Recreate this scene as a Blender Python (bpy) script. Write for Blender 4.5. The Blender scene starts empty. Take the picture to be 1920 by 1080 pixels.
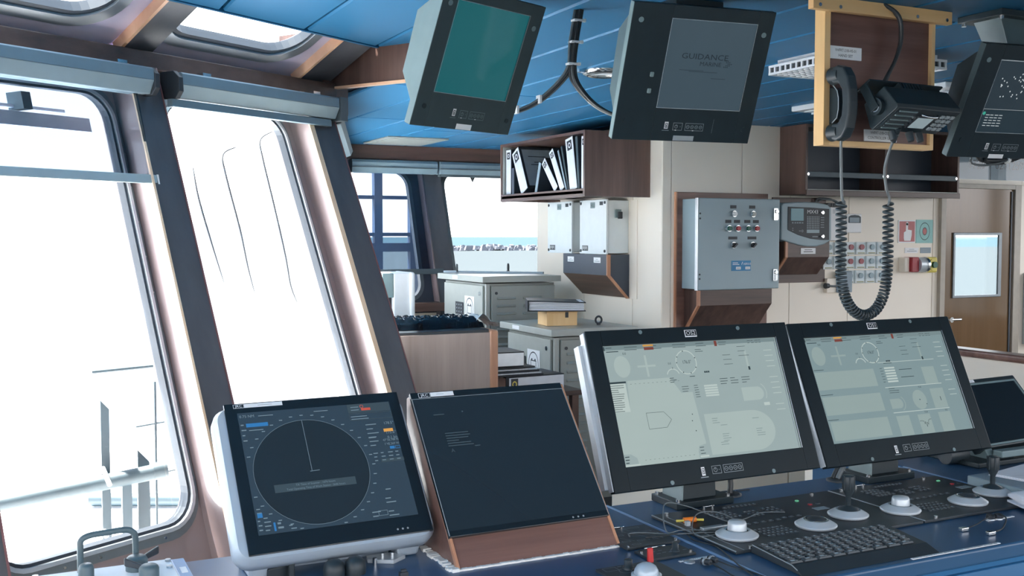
import bpy, bmesh, math, random
from mathutils import Matrix, Vector
random.seed(7)
PI = math.pi
R = math.radians
sc = bpy.context.scene
COL = sc.collection

# ------------------------------------------------------------------ camera, sky, exposure
EYE = 1.62
cam_data = bpy.data.cameras.new('camera')
cam_data.sensor_width = 36.0
cam_data.lens = 36.0 * 1960 / 1920
cam_data.clip_start = 0.05
cam_data.clip_end = 8000
cam = bpy.data.objects.new('camera', cam_data)
COL.objects.link(cam)
cam.location = (0, 0, EYE)
cam.rotation_euler = (R(90 - 2.891), 0, R(-25.9))
sc.camera = cam

SKY_STRENGTH = 3.0
EXPOSURE = 0.68
world = bpy.data.worlds.new('overcast_sky')
sc.world = world
world.use_nodes = True
wn = world.node_tree
wn.nodes.clear()
_tc = wn.nodes.new('ShaderNodeTexCoord')
_sep = wn.nodes.new('ShaderNodeSeparateXYZ')
_ramp = wn.nodes.new('ShaderNodeValToRGB')
_ramp.color_ramp.elements[0].position = 0.0
_ramp.color_ramp.elements[0].color = (1.0, 0.98, 0.99, 1)
_ramp.color_ramp.elements[1].position = 0.8
_ramp.color_ramp.elements[1].color = (0.74, 0.86, 1.0, 1)
_bg = wn.nodes.new('ShaderNodeBackground')
_bg.inputs['Strength'].default_value = SKY_STRENGTH
_out = wn.nodes.new('ShaderNodeOutputWorld')
wn.links.new(_tc.outputs['Generated'], _sep.inputs[0])
wn.links.new(_sep.outputs['Z'], _ramp.inputs[0])
wn.links.new(_ramp.outputs[0], _bg.inputs['Color'])
wn.links.new(_bg.outputs[0], _out.inputs['Surface'])

sun_data = bpy.data.lights.new('sun', 'SUN')
sun_data.energy = 38.0
sun_data.angle = R(2.0)
sun_data.color = (1.0, 0.95, 0.88)
sun = bpy.data.objects.new('sun', sun_data)
COL.objects.link(sun)
_el = R(62)
sun.rotation_euler = Vector((0.80 * math.cos(_el), -0.60 * math.cos(_el), -math.sin(_el))).to_track_quat('-Z', 'Y').to_euler()

sc.view_settings.view_transform = 'Standard'
sc.view_settings.look = 'None'
sc.view_settings.gamma = 1.0
sc.view_settings.exposure = EXPOSURE
sc.view_settings.use_curve_mapping = False
sc.cycles.use_denoising = True
sc.cycles.max_bounces = 10
sc.cycles.diffuse_bounces = 6
sc.cycles.transparent_max_bounces = 16
sc.cycles.caustics_reflective = False
sc.cycles.caustics_refractive = False
sc.cycles.sample_clamp_indirect = 6.0

# ------------------------------------------------------------------ materials
def lin(c):
    r = []
    for v in c:
        v = v / 255.0
        r.append(v / 12.92 if v <= 0.04045 else ((v + 0.055) / 1.055) ** 2.4)
    return (r[0], r[1], r[2], 1.0)

def pm(name, rgb, rough=0.5, metal=0.0, vary=0.06, scale=18.0, spec=0.5, bump=0.0, coat=0.0):
    m = bpy.data.materials.new(name)
    m.use_nodes = True
    nt = m.node_tree
    b = nt.nodes['Principled BSDF']
    b.inputs['Roughness'].default_value = rough
    b.inputs['Metallic'].default_value = metal
    b.inputs['Specular IOR Level'].default_value = spec
    b.inputs['Coat Weight'].default_value = coat
    tc = nt.nodes.new('ShaderNodeTexCoord')
    n = nt.nodes.new('ShaderNodeTexNoise')
    n.inputs['Scale'].default_value = scale
    n.inputs['Detail'].default_value = 3
    nt.links.new(tc.outputs['Object'], n.inputs['Vector'])
    rp = nt.nodes.new('ShaderNodeValToRGB')
    c = lin(rgb)
    rp.color_ramp.elements[0].position = 0.3
    rp.color_ramp.elements[1].position = 0.7
    rp.color_ramp.elements[0].color = tuple(v * (1 - vary) for v in c[:3]) + (1,)
    rp.color_ramp.elements[1].color = tuple(min(1, v * (1 + vary)) for v in c[:3]) + (1,)
    nt.links.new(n.outputs['Fac'], rp.inputs[0])
    nt.links.new(rp.outputs[0], b.inputs['Base Color'])
    if bump:
        bp = nt.nodes.new('ShaderNodeBump')
        bp.inputs['Strength'].default_value = bump
        bp.inputs['Distance'].default_value = 0.002
        nt.links.new(n.outputs['Fac'], bp.inputs['Height'])
        nt.links.new(bp.outputs[0], b.inputs['Normal'])
    return m

def wood(name, dark, light, axis='Z', scale=1.0, rough=0.32, spec=0.5):
    """laminate with long grain along one axis"""
    m = bpy.data.materials.new(name)
    m.use_nodes = True
    nt = m.node_tree
    b = nt.nodes['Principled BSDF']
    b.inputs['Roughness'].default_value = rough
    b.inputs['Specular IOR Level'].default_value = spec
    tc = nt.nodes.new('ShaderNodeTexCoord')
    mp = nt.nodes.new('ShaderNodeMapping')
    s = {'X': (1.2, 22, 22), 'Y': (22, 1.2, 22), 'Z': (22, 22, 1.2)}[axis]
    mp.inputs['Scale'].default_value = tuple(v * scale for v in s)
    n = nt.nodes.new('ShaderNodeTexNoise')
    n.inputs['Scale'].default_value = 1.0
    n.inputs['Detail'].default_value = 6
    n.inputs['Roughness'].default_value = 0.65
    n2 = nt.nodes.new('ShaderNodeTexNoise')
    n2.inputs['Scale'].default_value = 0.25
    n2.inputs['Detail'].default_value = 2
    nt.links.new(tc.outputs['Object'], mp.inputs['Vector'])
    nt.links.new(mp.outputs[0], n.inputs['Vector'])
    nt.links.new(mp.outputs[0], n2.inputs['Vector'])
    mx = nt.nodes.new('ShaderNodeMath')
    mx.operation = 'ADD'
    nt.links.new(n.outputs['Fac'], mx.inputs[0])
    nt.links.new(n2.outputs['Fac'], mx.inputs[1])
    mh = nt.nodes.new('ShaderNodeMath')
    mh.operation = 'MULTIPLY'
    mh.inputs[1].default_value = 0.5
    nt.links.new(mx.outputs[0], mh.inputs[0])
    rp = nt.nodes.new('ShaderNodeValToRGB')
    rp.color_ramp.elements[0].position = 0.34
    rp.color_ramp.elements[1].position = 0.66
    rp.color_ramp.elements[0].color = lin(dark)
    rp.color_ramp.elements[1].color = lin(light)
    nt.links.new(mh.outputs[0], rp.inputs[0])
    nt.links.new(rp.outputs[0], b.inputs['Base Color'])
    return m

def em(name, rgb, strength=1.0, rough=0.2, spec=0.3):
    """a lit screen: dark glossy base that gives off its own light"""
    m = bpy.data.materials.new(name)
    m.use_nodes = True
    nt = m.node_tree
    b = nt.nodes['Principled BSDF']
    b.inputs['Base Color'].default_value = (0.01, 0.012, 0.014, 1)
    b.inputs['Roughness'].default_value = rough
    b.inputs['Specular IOR Level'].default_value = spec
    n = nt.nodes.new('ShaderNodeTexNoise')
    n.inputs['Scale'].default_value = 5.0
    rp = nt.nodes.new('ShaderNodeValToRGB')
    c = lin(rgb)
    rp.color_ramp.elements[0].color = tuple(v * 0.97 for v in c[:3]) + (1,)
    rp.color_ramp.elements[1].color = tuple(v * 1.03 for v in c[:3]) + (1,)
    nt.links.new(n.outputs['Fac'], rp.inputs[0])
    nt.links.new(rp.outputs[0], b.inputs['Emission Color'])
    b.inputs['Emission Strength'].default_value = strength * 2 ** -EXPOSURE
    return m

def glassmat(name, tint=(0.93, 0.96, 0.97), refl=0.04, rough=0.02):
    """thin pane: clear transmission with a Fresnel reflection"""
    m = bpy.data.materials.new(name)
    m.use_nodes = True
    nt = m.node_tree
    nt.nodes.clear()
    out = nt.nodes.new('ShaderNodeOutputMaterial')
    tr = nt.nodes.new('ShaderNodeBsdfTransparent')
    tr.inputs[0].default_value = (*tint, 1)
    gl = nt.nodes.new('ShaderNodeBsdfGlossy')
    gl.inputs['Roughness'].default_value = rough
    lw = nt.nodes.new('ShaderNodeLayerWeight')
    pw = nt.nodes.new('ShaderNodeMath'); pw.operation = 'POWER'; pw.inputs[1].default_value = 5.0
    fr = nt.nodes.new('ShaderNodeMath'); fr.operation = 'MULTIPLY_ADD'
    fr.inputs[1].default_value = 1.0 - refl; fr.inputs[2].default_value = refl
    nt.links.new(lw.outputs['Facing'], pw.inputs[0])
    nt.links.new(pw.outputs[0], fr.inputs[0])
    mx = nt.nodes.new('ShaderNodeMixShader')
    nt.links.new(fr.outputs[0], mx.inputs[0])
    nt.links.new(tr.outputs[0], mx.inputs[1])
    nt.links.new(gl.outputs[0], mx.inputs[2])
    nt.links.new(mx.outputs[0], out.inputs['Surface'])
    return m

M = {}
M['ceil'] = pm('ceiling_blue_paint', (38, 92, 128), 0.42, vary=0.03, scale=2, spec=0.08)
M['ceil_gap'] = pm('ceiling_gap_dark', (20, 44, 66), 0.7)
M['lam'] = wood('dark_brown_laminate', (58, 44, 42), (104, 80, 72), 'Z')
M['lam_s'] = wood('dark_brown_laminate_level', (58, 44, 42), (100, 78, 70), 'X')
M['lam_y'] = wood('dark_brown_laminate_fore_aft', (58, 44, 42), (100, 78, 70), 'Y')
M['lam_red'] = wood('reddish_brown_laminate', (84, 58, 52), (134, 102, 92), 'X', rough=0.3)
M['lam_pale'] = wood('pale_brown_laminate', (152, 134, 126), (194, 176, 166), 'Z', 0.6, rough=0.25)  # pale tone is the window reflection put into the laminate colour
M['edge'] = wood('orange_wood_edge', (164, 112, 86), (206, 156, 124), 'Z')
M['edge_w'] = wood('pale_peach_edge', (240, 200, 164), (253, 228, 200), 'Z', rough=.25)  # orange edge wood lightened, daylight glow put into the colour
M['edge_x'] = wood('orange_wood_edge_level', (236, 180, 142), (252, 208, 172), 'X')  # level-grain edge wood, lightened to carry the glow by the overhead windows
M['pine'] = wood('pale_pine', (222, 178, 120), (240, 206, 154), 'Z', 0.6, rough=0.5)
M['pine_x'] = wood('pale_pine_level', (216, 172, 116), (238, 202, 150), 'X', 0.6, rough=0.5)
M['ply'] = wood('dark_plywood', (80, 54, 50), (136, 100, 90), 'X', 0.8, rough=0.4)
M['lilac'] = pm('lilac_sheen_panel', (222, 216, 240), 0.22, vary=0.1, scale=3)  # lit lilac sheen of the panel put into its base colour
M['mull'] = pm('mullion_laminate', (62, 70, 82), 0.4, vary=0.12, scale=4)
M['mull_face'] = wood('mullion_face_laminate', (66, 70, 78), (90, 92, 98), 'Z', 0.5, rough=0.42)  # brown laminate turned blue-grey, haze veil put into the colour
M['panel_in'] = pm('window_surround_panel', (146, 128, 128), 0.28, vary=0.08, scale=5, spec=1.0, coat=0.7)
M['cream'] = pm('cream_wall_panel', (241, 232, 218), 0.4, vary=0.02, scale=3)
M['white_paint'] = pm('white_painted_steel', (232, 234, 236), 0.35, vary=0.02)
M['blind'] = pm('blind_grey_aluminium', (160, 178, 184), 0.4, vary=0.04)
M['blind_d'] = pm('blind_dark_grey', (78, 92, 100), 0.45)
M['cap_d'] = pm('black_end_cap', (48, 54, 60), 0.5)
M['edge_red'] = pm('thin_red_edge', (120, 84, 86), 0.4)
M['gasket'] = pm('window_gasket', (58, 66, 76), 0.45)
M['frame_m'] = pm('window_steel_frame', (120, 128, 134), 0.38, metal=0.5, vary=0.08)
M['silver'] = pm('silver_edge', (214, 220, 226), 0.28, metal=0.7)
M['chrome'] = pm('chrome', (225, 228, 230), 0.15, metal=1.0, vary=0.02)
M['black'] = pm('black_plastic', (42, 52, 58), 0.42, vary=0.08, spec=0.4)  # cool tint puts a lift of haze into the black
M['black2'] = pm('black_painted_metal', (34, 46, 52), 0.38, vary=0.08, spec=0.3)
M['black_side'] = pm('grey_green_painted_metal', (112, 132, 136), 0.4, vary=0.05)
M['bezel_os'] = pm('black_green_bezel', (22, 34, 40), 0.4, spec=0.2)
M['key'] = pm('key_legend_grey', (150, 160, 165), 0.5)
M['mark'] = pm('white_key_mark', (196, 204, 208), 0.5)
M['keycap'] = pm('dark_keycap', (62, 70, 76), 0.5)
M['desk'] = pm('blue_console_top', (44, 82, 116), 0.36, vary=0.05, scale=3)
M['fascia'] = pm('teal_blue_fascia', (20, 92, 138), 0.4, vary=0.05, scale=3)
M['desk_edge'] = pm('console_edge_strip', (126, 160, 196), 0.35)
M['alu'] = pm('brushed_aluminium', (178, 186, 192), 0.3, metal=0.65, vary=0.04)
M['alu_l'] = pm('light_silver_paint', (196, 204, 210), 0.32, metal=0.25, vary=0.03)
M['radar'] = pm('silver_grey_housing', (176, 190, 202), 0.32, metal=0.15, vary=0.03)
M['cab'] = pm('grey_cabinet_paint', (148, 154, 150), 0.34, vary=0.03)
M['cab_l'] = pm('grey_cabinet_edge', (170, 175, 170), 0.34, vary=0.03)
M['ebox'] = pm('blue_grey_enclosure_paint', (148, 168, 176), 0.4, vary=0.04, scale=3)
M['wbox'] = pm('white_enclosure_paint', (222, 230, 232), 0.35, vary=0.02)
M['white'] = pm('white_print', (236, 238, 240), 0.5, vary=0.02)
M['paper'] = pm('white_paper', (230, 233, 240), 0.6, vary=0.03)
M['red'] = pm('red_plastic', (196, 52, 52), 0.4)
M['red_d'] = pm('dark_red_button', (160, 44, 54), 0.4)
M['green_d'] = pm('dark_green_button', (20, 92, 78), 0.4)
M['teal'] = pm('pale_teal_print', (146, 200, 196), 0.5)
M['pink'] = pm('faded_red_print', (186, 108, 108), 0.5)
M['yellow'] = pm('yellow_plastic', (220, 204, 96), 0.45)
M['blue_lab'] = pm('blue_nameplate', (32, 120, 168), 0.45)
M['orange'] = pm('orange_plastic', (240, 130, 40), 0.4)
M['door'] = wood('brown_door_laminate', (100, 74, 46), (120, 92, 62), 'Z', 0.5, rough=0.14, spec=0.6)
M['door_frame'] = pm('door_frame_paint', (168, 160, 148), 0.35)
M['bind_blk'] = pm('black_binder_cover', (34, 41, 50), 0.45, spec=0.3)
M['bind_spine'] = pm('white_binder_spine', (226, 230, 236), 0.28)
M['bag'] = pm('black_plastic_bag', (12, 15, 19), 0.13, vary=0.3, scale=70, bump=0.5, spec=0.45)
M['clear_bag'] = pm('crumpled_clear_plastic', (190, 200, 206), 0.2, vary=0.15, scale=60, bump=0.8)
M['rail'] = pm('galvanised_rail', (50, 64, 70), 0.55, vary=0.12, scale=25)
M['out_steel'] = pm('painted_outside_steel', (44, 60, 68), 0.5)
M['out_white'] = pm('white_deck_paint', (248, 248, 250), 0.6, vary=0.01)
M['out_dark'] = pm('dark_blue_outside_steel', (52, 66, 88), 0.5)
M['out_pale'] = pm('pale_blue_outside_steel', (226, 234, 246), 0.5)
M['side_mid'] = pm('mid_grey_green_metal', (80, 98, 104), 0.4, vary=0.05)
M['legend'] = pm('faded_legend', (150, 150, 118), 0.5)
M['sealant'] = pm('white_sealant', (236, 236, 232), 0.5, bump=0.6, scale=80)
M['floor'] = pm('grey_vinyl_floor', (66, 74, 82), 0.5)
M['cable'] = pm('black_cable', (40, 46, 50), 0.45)
M['cable_g'] = pm('grey_cable', (98, 106, 110), 0.45)
M['cable_w'] = pm('white_cable_tie', (232, 234, 234), 0.45)
M['cord'] = pm('coiled_cord_rubber', (54, 66, 72), 0.42)
M['folder'] = pm('grey_blue_folder', (132, 150, 162), 0.45)
M['glass'] = glassmat('clear_window_glass')
M['film'] = glassmat('dark_solar_film', (0.25, 0.30, 0.36), rough=0.1)
M['film_far'] = glassmat('blue_solar_film', (0.36, 0.44, 0.54), rough=0.1)
M['crystal'] = glassmat('clear_cover', (0.95, 0.97, 0.98))
M['rod'] = pm('dark_rod', (40, 46, 54), 0.6)
M['sea'] = pm('sea_far', (49, 62, 68), 0.9, vary=0.004, scale=0.001, spec=0.0)
M['sea_n'] = pm('sea_harbour', (55, 60, 63), 0.9, vary=0.004, scale=0.001, spec=0.0)
M['rock'] = pm('breakwater_rock', (82, 85, 93), 0.9, vary=0.25, scale=0.15, spec=0.1)
M['light_off'] = pm('light_diffuser', (226, 232, 236), 0.4)

# ------------------------------------------------------------------ mesh collector
WM = {}
class MB:
    def __init__(s, T=None):
        s.v, s.f, s.sm, s.mi, s.mats = [], [], [], [], []
        s.T = T or Matrix.Identity(4)
        s.cur = 0
    def use(s, mat):
        if mat not in s.mats:
            s.mats.append(mat)
        s.cur = s.mats.index(mat)
        return s
    def add(s, vs, fs, smooth=False):
        b = len(s.v)
        s.v += [s.T @ Vector(p) for p in vs]
        for f in fs:
            s.f.append([b + i for i in f]); s.sm.append(smooth); s.mi.append(s.cur)
        return s
    def box(s, x0, x1, y0, y1, z0, z1):
        v = [(x, y, z) for z in (z0, z1) for y in (y0, y1) for x in (x0, x1)]
        return s.add(v, [(0, 2, 3, 1), (4, 5, 7, 6), (0, 1, 5, 4), (1, 3, 7, 5), (3, 2, 6, 7), (2, 0, 4, 6)])
    def hexa(s, b, t):
        """eight corners: four below, four above, same order round"""
        return s.add(list(b) + list(t), [(3, 2, 1, 0), (4, 5, 6, 7), (0, 1, 5, 4), (1, 2, 6, 5), (2, 3, 7, 6), (3, 0, 4, 7)])
    def prism(s, poly, a, b, axis='Y'):
        """polygon in the plane across the axis, drawn out from a to b"""
        n = len(poly)
        def P(p, t):
            return {'Y': (p[0], t, p[1]), 'X': (t, p[0], p[1]), 'Z': (p[0], p[1], t)}[axis]
        v = [P(p, a) for p in poly] + [P(p, b) for p in poly]
        f = [tuple(range(n)), tuple(range(2 * n - 1, n - 1, -1))]
        f += [(i, n + i, n + (i + 1) % n, (i + 1) % n) for i in range(n)]
        return s.add(v, f)
    def cyl(s, p0, p1, r0, r1=None, n=14, smooth=True):
        r1 = r0 if r1 is None else r1
        p0, p1 = Vector(p0), Vector(p1)
        d = (p1 - p0).normalized()
        a = d.orthogonal().normalized(); c = d.cross(a)
        v = []
        for p, r in ((p0, r0), (p1, r1)):
            v += [p + (a * math.cos(2 * PI * i / n) + c * math.sin(2 * PI * i / n)) * r for i in range(n)]
        s.add(v, [(i, (i + 1) % n, n + (i + 1) % n, n + i) for i in range(n)], smooth)
        return s.add(v, [tuple(range(n - 1, -1, -1)), tuple(range(n, 2 * n))])
    def tube(s, pts, r, n=8, close=False):
        pts = [Vector(p) for p in pts]
        rings = []
        up = None
        for i, p in enumerate(pts):
            d = (pts[min(i + 1, len(pts) - 1)] - pts[max(i - 1, 0)]).normalized()
            if up is None:
                up = d.orthogonal().normalized()
            up = (up - d * up.dot(d)).normalized()
            c = d.cross(up)
            rr = r(i / (len(pts) - 1)) if callable(r) else r
            rings.append([p + (up * math.cos(2 * PI * k / n) + c * math.sin(2 * PI * k / n)) * rr for k in range(n)])
        v = [q for g in rings for q in g]
        f = []
        for i in range(len(rings) - 1):
            for k in range(n):
                f.append((i * n + k, i * n + (k + 1) % n, (i + 1) * n + (k + 1) % n, (i + 1) * n + k))
        s.add(v, f, True)
        m = (len(rings) - 1) * n
        return s.add(v, [tuple(range(n - 1, -1, -1)), tuple(m + k for k in range(n))])
    def lathe(s, prof, c=(0, 0, 0), n=28):
        v, f = [], []
        for r, z in prof:
            v += [(c[0] + r * math.cos(2 * PI * i / n), c[1] + r * math.sin(2 * PI * i / n), c[2] + z) for i in range(n)]
        for j in range(len(prof) - 1):
            for i in range(n):
                f.append((j * n + i, j * n + (i + 1) % n, (j + 1) * n + (i + 1) % n, (j + 1) * n + i))
        s.add(v, f, True)
        m = (len(prof) - 1) * n
        return s.add(v, [tuple(range(n - 1, -1, -1)), tuple(m + i for i in range(n))])
    def rect(s, x0, x1, z0, z1, y=0.0):
        """flat print facing -y"""
        return s.add([(x0, y, z0), (x1, y, z0), (x1, y, z1), (x0, y, z1)], [(0, 1, 2, 3)])
    def poly(s, pts, y=0.0):
        return s.add([(p[0], y, p[1]) for p in pts], [tuple(range(len(pts)))])
    def disc(s, x, z, rx, rz=None, y=0.0, n=28):
        rz = rz or rx
        return s.poly([(x + rx * math.cos(2 * PI * i / n), z + rz * math.sin(2 * PI * i / n)) for i in range(n)], y)
    def ringf(s, x, z, r0, r1, y=0.0, n=40, k=1.0, a0=0.0, a1=2 * PI):
        v, f = [], []
        for i in range(n + 1):
            a = a0 + (a1 - a0) * i / n
            v += [(x + r0 * math.cos(a), y, z + k * r0 * math.sin(a)), (x + r1 * math.cos(a), y, z + k * r1 * math.sin(a))]
        for i in range(n):
            f.append((2 * i, 2 * i + 1, 2 * i + 3, 2 * i + 2))
        return s.add(v, f)
    def frame(s, x0, x1, z0, z1, t, y=0.0):
        s.rect(x0, x1, z0, z0 + t, y); s.rect(x0, x1, z1 - t, z1, y)
        s.rect(x0, x0 + t, z0 + t, z1 - t, y); return s.rect(x1 - t, x1, z0 + t, z1 - t, y)
    def line(s, a, b, w, y=0.0):
        d = Vector((b[0] - a[0], b[1] - a[1])); n = Vector((-d.y, d.x)).normalized() * (w / 2)
        return s.poly([(a[0] - n.x, a[1] - n.y), (b[0] - n.x, b[1] - n.y), (b[0] + n.x, b[1] + n.y), (a[0] + n.x, a[1] + n.y)], y)
    def text(s, string, x, z, h, y=0.0, align='L', wx=1.0):
        """lettering of cap height h, facing -y"""
        vs, fs, w = glyphs(string)
        k = h / 0.69
        off = {'L': 0, 'C': -w * k * wx / 2, 'R': -w * k * wx}[align]
        return s.add([(x + off + p[0] * k * wx, y, z + p[1] * k) for p in vs], fs)
    def build(s, name, mat=None, parent=None, world=True, bevel=0.0, seg=2, auto=None, kind=None):
        me = bpy.data.meshes.new(name)
        vs = s.v
        if parent is not None and world:
            inv = WM[parent.name].inverted()
            vs = [inv @ p for p in vs]
        me.from_pydata([tuple(p) for p in vs], [], s.f)
        mats = s.mats or [mat]
        for m in mats:
            me.materials.append(m)
        me.polygons.foreach_set('use_smooth', s.sm)
        me.polygons.foreach_set('material_index', s.mi)
        me.update()
        o = bpy.data.objects.new(name, me)
        COL.objects.link(o)
        if parent is not None:
            o.parent = parent
            WM[o.name] = WM[parent.name]
        else:
            WM[o.name] = Matrix.Identity(4)
        if bevel:
            b = o.modifiers.new('edge', 'BEVEL')
            b.width = bevel; b.segments = seg; b.limit_method = 'ANGLE'; b.angle_limit = R(40)
            b.harden_normals = False
        if kind:
            o['kind'] = kind
        return o

_gl = {}
def glyphs(string):
    if string not in _gl:
        cu = bpy.data.curves.new('lettering', 'FONT')
        cu.body = string
        cu.resolution_u = 2
        ob = bpy.data.objects.new('lettering', cu)
        COL.objects.link(ob)
        dg = bpy.context.evaluated_depsgraph_get()
        me = ob.evaluated_get(dg).to_mesh()
        vs = [tuple(v.co) for v in me.vertices]
        fs = [tuple(p.vertices) for p in me.polygons]
        ob.evaluated_get(dg).to_mesh_clear()
        bpy.data.objects.remove(ob); bpy.data.curves.remove(cu)
        w = max([v[0] for v in vs] or [0])
        _gl[string] = (vs, fs, w)
    return _gl[string]

def thing(name, label, cat, loc=(0, 0, 0), rot=(0, 0, 0), group=None):
    o = bpy.data.objects.new(name, None)
    o.empty_display_size = 0.05
    COL.objects.link(o)
    o.location = loc; o.rotation_euler = rot
    o['label'] = label; o['category'] = cat
    if group:
        o['group'] = group
    rx, ry, rz = rot
    WM[o.name] = Matrix.Translation(loc) @ Matrix.Rotation(rz, 4, 'Z') @ Matrix.Rotation(ry, 4, 'Y') @ Matrix.Rotation(rx, 4, 'X')
    return o

def tag(o, label, cat, group=None):
    o['label'] = label; o['category'] = cat
    if group:
        o['group'] = group
    return o

def struct(o):
    o['kind'] = 'structure'
    return o

def dup(o, parent, loc=None):
    c = o.copy(); COL.objects.link(c)
    if parent is not None:
        c.parent = parent; WM[c.name] = WM[parent.name]
    if loc is not None:
        c.location = loc
    return c

def bez(pts, n=8):
    """smooth path through points"""
    P = [Vector(p) for p in pts]
    out = []
    for i in range(len(P) - 1):
        a = P[max(i - 1, 0)]; b = P[i]; c = P[i + 1]; d = P[min(i + 2, len(P) - 1)]
        for k in range(n):
            t = k / n
            out.append(0.5 * ((2 * b) + (c - a) * t + (2 * a - 5 * b + 4 * c - d) * t * t + (3 * b - a - 3 * c + d) * t ** 3))
    out.append(P[-1])
    return out

def rloop(x0, x1, z0, z1, r, n=7):
    """rounded rectangle, anticlockwise from the lower left corner"""
    o = []
    for cx, cz, a in ((x0 + r, z0 + r, PI), (x1 - r, z0 + r, 1.5 * PI), (x1 - r, z1 - r, 0), (x0 + r, z1 - r, 0.5 * PI)):
        o += [(cx + r * math.cos(a + 0.5 * PI * i / n), cz + r * math.sin(a + 0.5 * PI * i / n)) for i in range(n + 1)]
    return o
# ------------------------------------------------------------------ room shell
CEIL = 2.34
A_F = R(58.84)
T_F = Vector((math.sin(A_F), math.cos(A_F), 0))
N_F = Vector((-math.cos(A_F), math.sin(A_F), 0))
def n_in(z):
    return 2.33 + 0.385 * (z - 0.82)
def fr(s, n, z):
    """front facet frame: s along the windows, n outwards, z up"""
    p = T_F * s + N_F * n
    return (p.x, p.y, z)
def fp(s, off, z):
    """point on the raked window wall, off = distance outside its inner plane"""
    k = min(0.07, max(0.0, 0.06 - 0.065 * (s - 2.15)))
    return fr(s + (z - 1.5) * k, n_in(z) + off, z)

def holed(mb, x0, x1, z0, z1, loop, f, thick=None, n=7):
    """rectangle with a rounded hole; f maps (x, z, depth)"""
    cs = [(x0, z0), (x1, z0), (x1, z1), (x0, z1)]
    L = len(loop)
    for d, flip in ((0, False), (thick, True)) if thick else ((0, False),):
        v = [f(c[0], c[1], d) for c in cs] + [f(p[0], p[1], d) for p in loop]
        fc = []
        for i in range(L):
            j = (i + 1) % L
            ci, cj = i // (n + 1), j // (n + 1)
            q = (ci, 4 + j, 4 + i) if ci == cj else (ci, cj, 4 + j, 4 + i)
            fc.append(q[::-1] if flip else q)
        mb.add(v, fc)
    if thick:
        v = [f(p[0], p[1], 0) for p in loop] + [f(p[0], p[1], thick) for p in loop]
        mb.add(v, [(i, (i + 1) % L, L + (i + 1) % L, L + i) for i in range(L)], True)
    return mb

def ring(mb, la, lb, f, d0, d1):
    """flat collar between two matching loops, raised from d1 to d0"""
    L = len(la)
    v = [f(p[0], p[1], d0) for p in la] + [f(p[0], p[1], d0) for p in lb] + [f(p[0], p[1], d1) for p in la] + [f(p[0], p[1], d1) for p in lb]
    fc = []
    for i in range(L):
        j = (i + 1) % L
        fc += [(i, j, L + j, L + i), (2 * L + i, 2 * L + j, j, i), (L + i, L + j, 3 * L + j, 3 * L + i)]
    return mb.add(v, fc)

# floor
struct(MB().box(-2.4, 8.2, -2.6, 9.2, -0.1, 0.0).build('floor', M['floor']))

# ceiling: backing sheet with long planks hung below it
ceiling = struct(MB().add([(-2.3, -1.0, CEIL + .03), (8.1, -1.0, CEIL + .03), (8.1, 8.4, CEIL + .03), (2.4, 8.4, CEIL + .03), (.98, 4.1, CEIL + .03), (1.31, 3.865, CEIL + .03), (-2.3, 1.683, CEIL + .03)],
                          [(6, 5, 4, 3, 2, 1, 0)]).build('ceiling', M['ceil_gap']))
def facet_y(x):
    return (2.63 + 0.5173 * x) / 0.8558
k = -8
while 0.317 + 0.327 * k < 8.0:
    x0 = 0.317 + 0.327 * k + .005; x1 = x0 + 0.317
    if x1 < 1.31:
        e0, e1 = facet_y(x0), facet_y(x1)
    elif x0 < 2.45:
        e0, e1 = 4.25 + (x0 - 1.05) * 2.95, min(8.1, 4.25 + (x1 - 1.05) * 2.95)
    elif x0 < 3.6:
        e0 = e1 = 8.1
    else:
        e0 = e1 = 5.53
    if x0 < 1.31 < x1:
        e0 = e1 = 3.86
    y = -1.0
    cuts = [y] + [c for c in (random.uniform(-.6, .4), random.uniform(2.2, 2.9) if k % 2 else 4.6 + random.uniform(0, .4), 6.4 + random.uniform(-.5, .5)) if c < min(e0, e1) - .4]
    for i, c in enumerate(cuts):
        last = i == len(cuts) - 1
        a0 = a1 = c + (.003 if i else 0)
        b0, b1 = (e0, e1) if last else (cuts[i + 1] - .003, cuts[i + 1] - .003)
        b = MB().hexa([(x0, a0, CEIL), (x1, a1, CEIL), (x1, b1, CEIL), (x0, b0, CEIL)], [(x0, a0, CEIL + .025), (x1, a1, CEIL + .025), (x1, b1, CEIL + .025), (x0, b0, CEIL + .025)])
        b.build('plank', M['ceil'], ceiling, bevel=.006, seg=1)
    k += 1
# pale trim where the ceiling stops at the overhead windows
struct(MB().hexa([fr(-1.2, 2.625, CEIL - .004), fr(3.12, 2.625, CEIL - .004), fr(3.12, 2.64, CEIL - .004), fr(-1.2, 2.64, CEIL - .004)],
                 [fr(-1.2, 2.625, CEIL + .05), fr(3.12, 2.625, CEIL + .05), fr(3.12, 2.64, CEIL + .05), fr(-1.2, 2.64, CEIL + .05)]).build('trim_1', M['ceil']))

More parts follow.
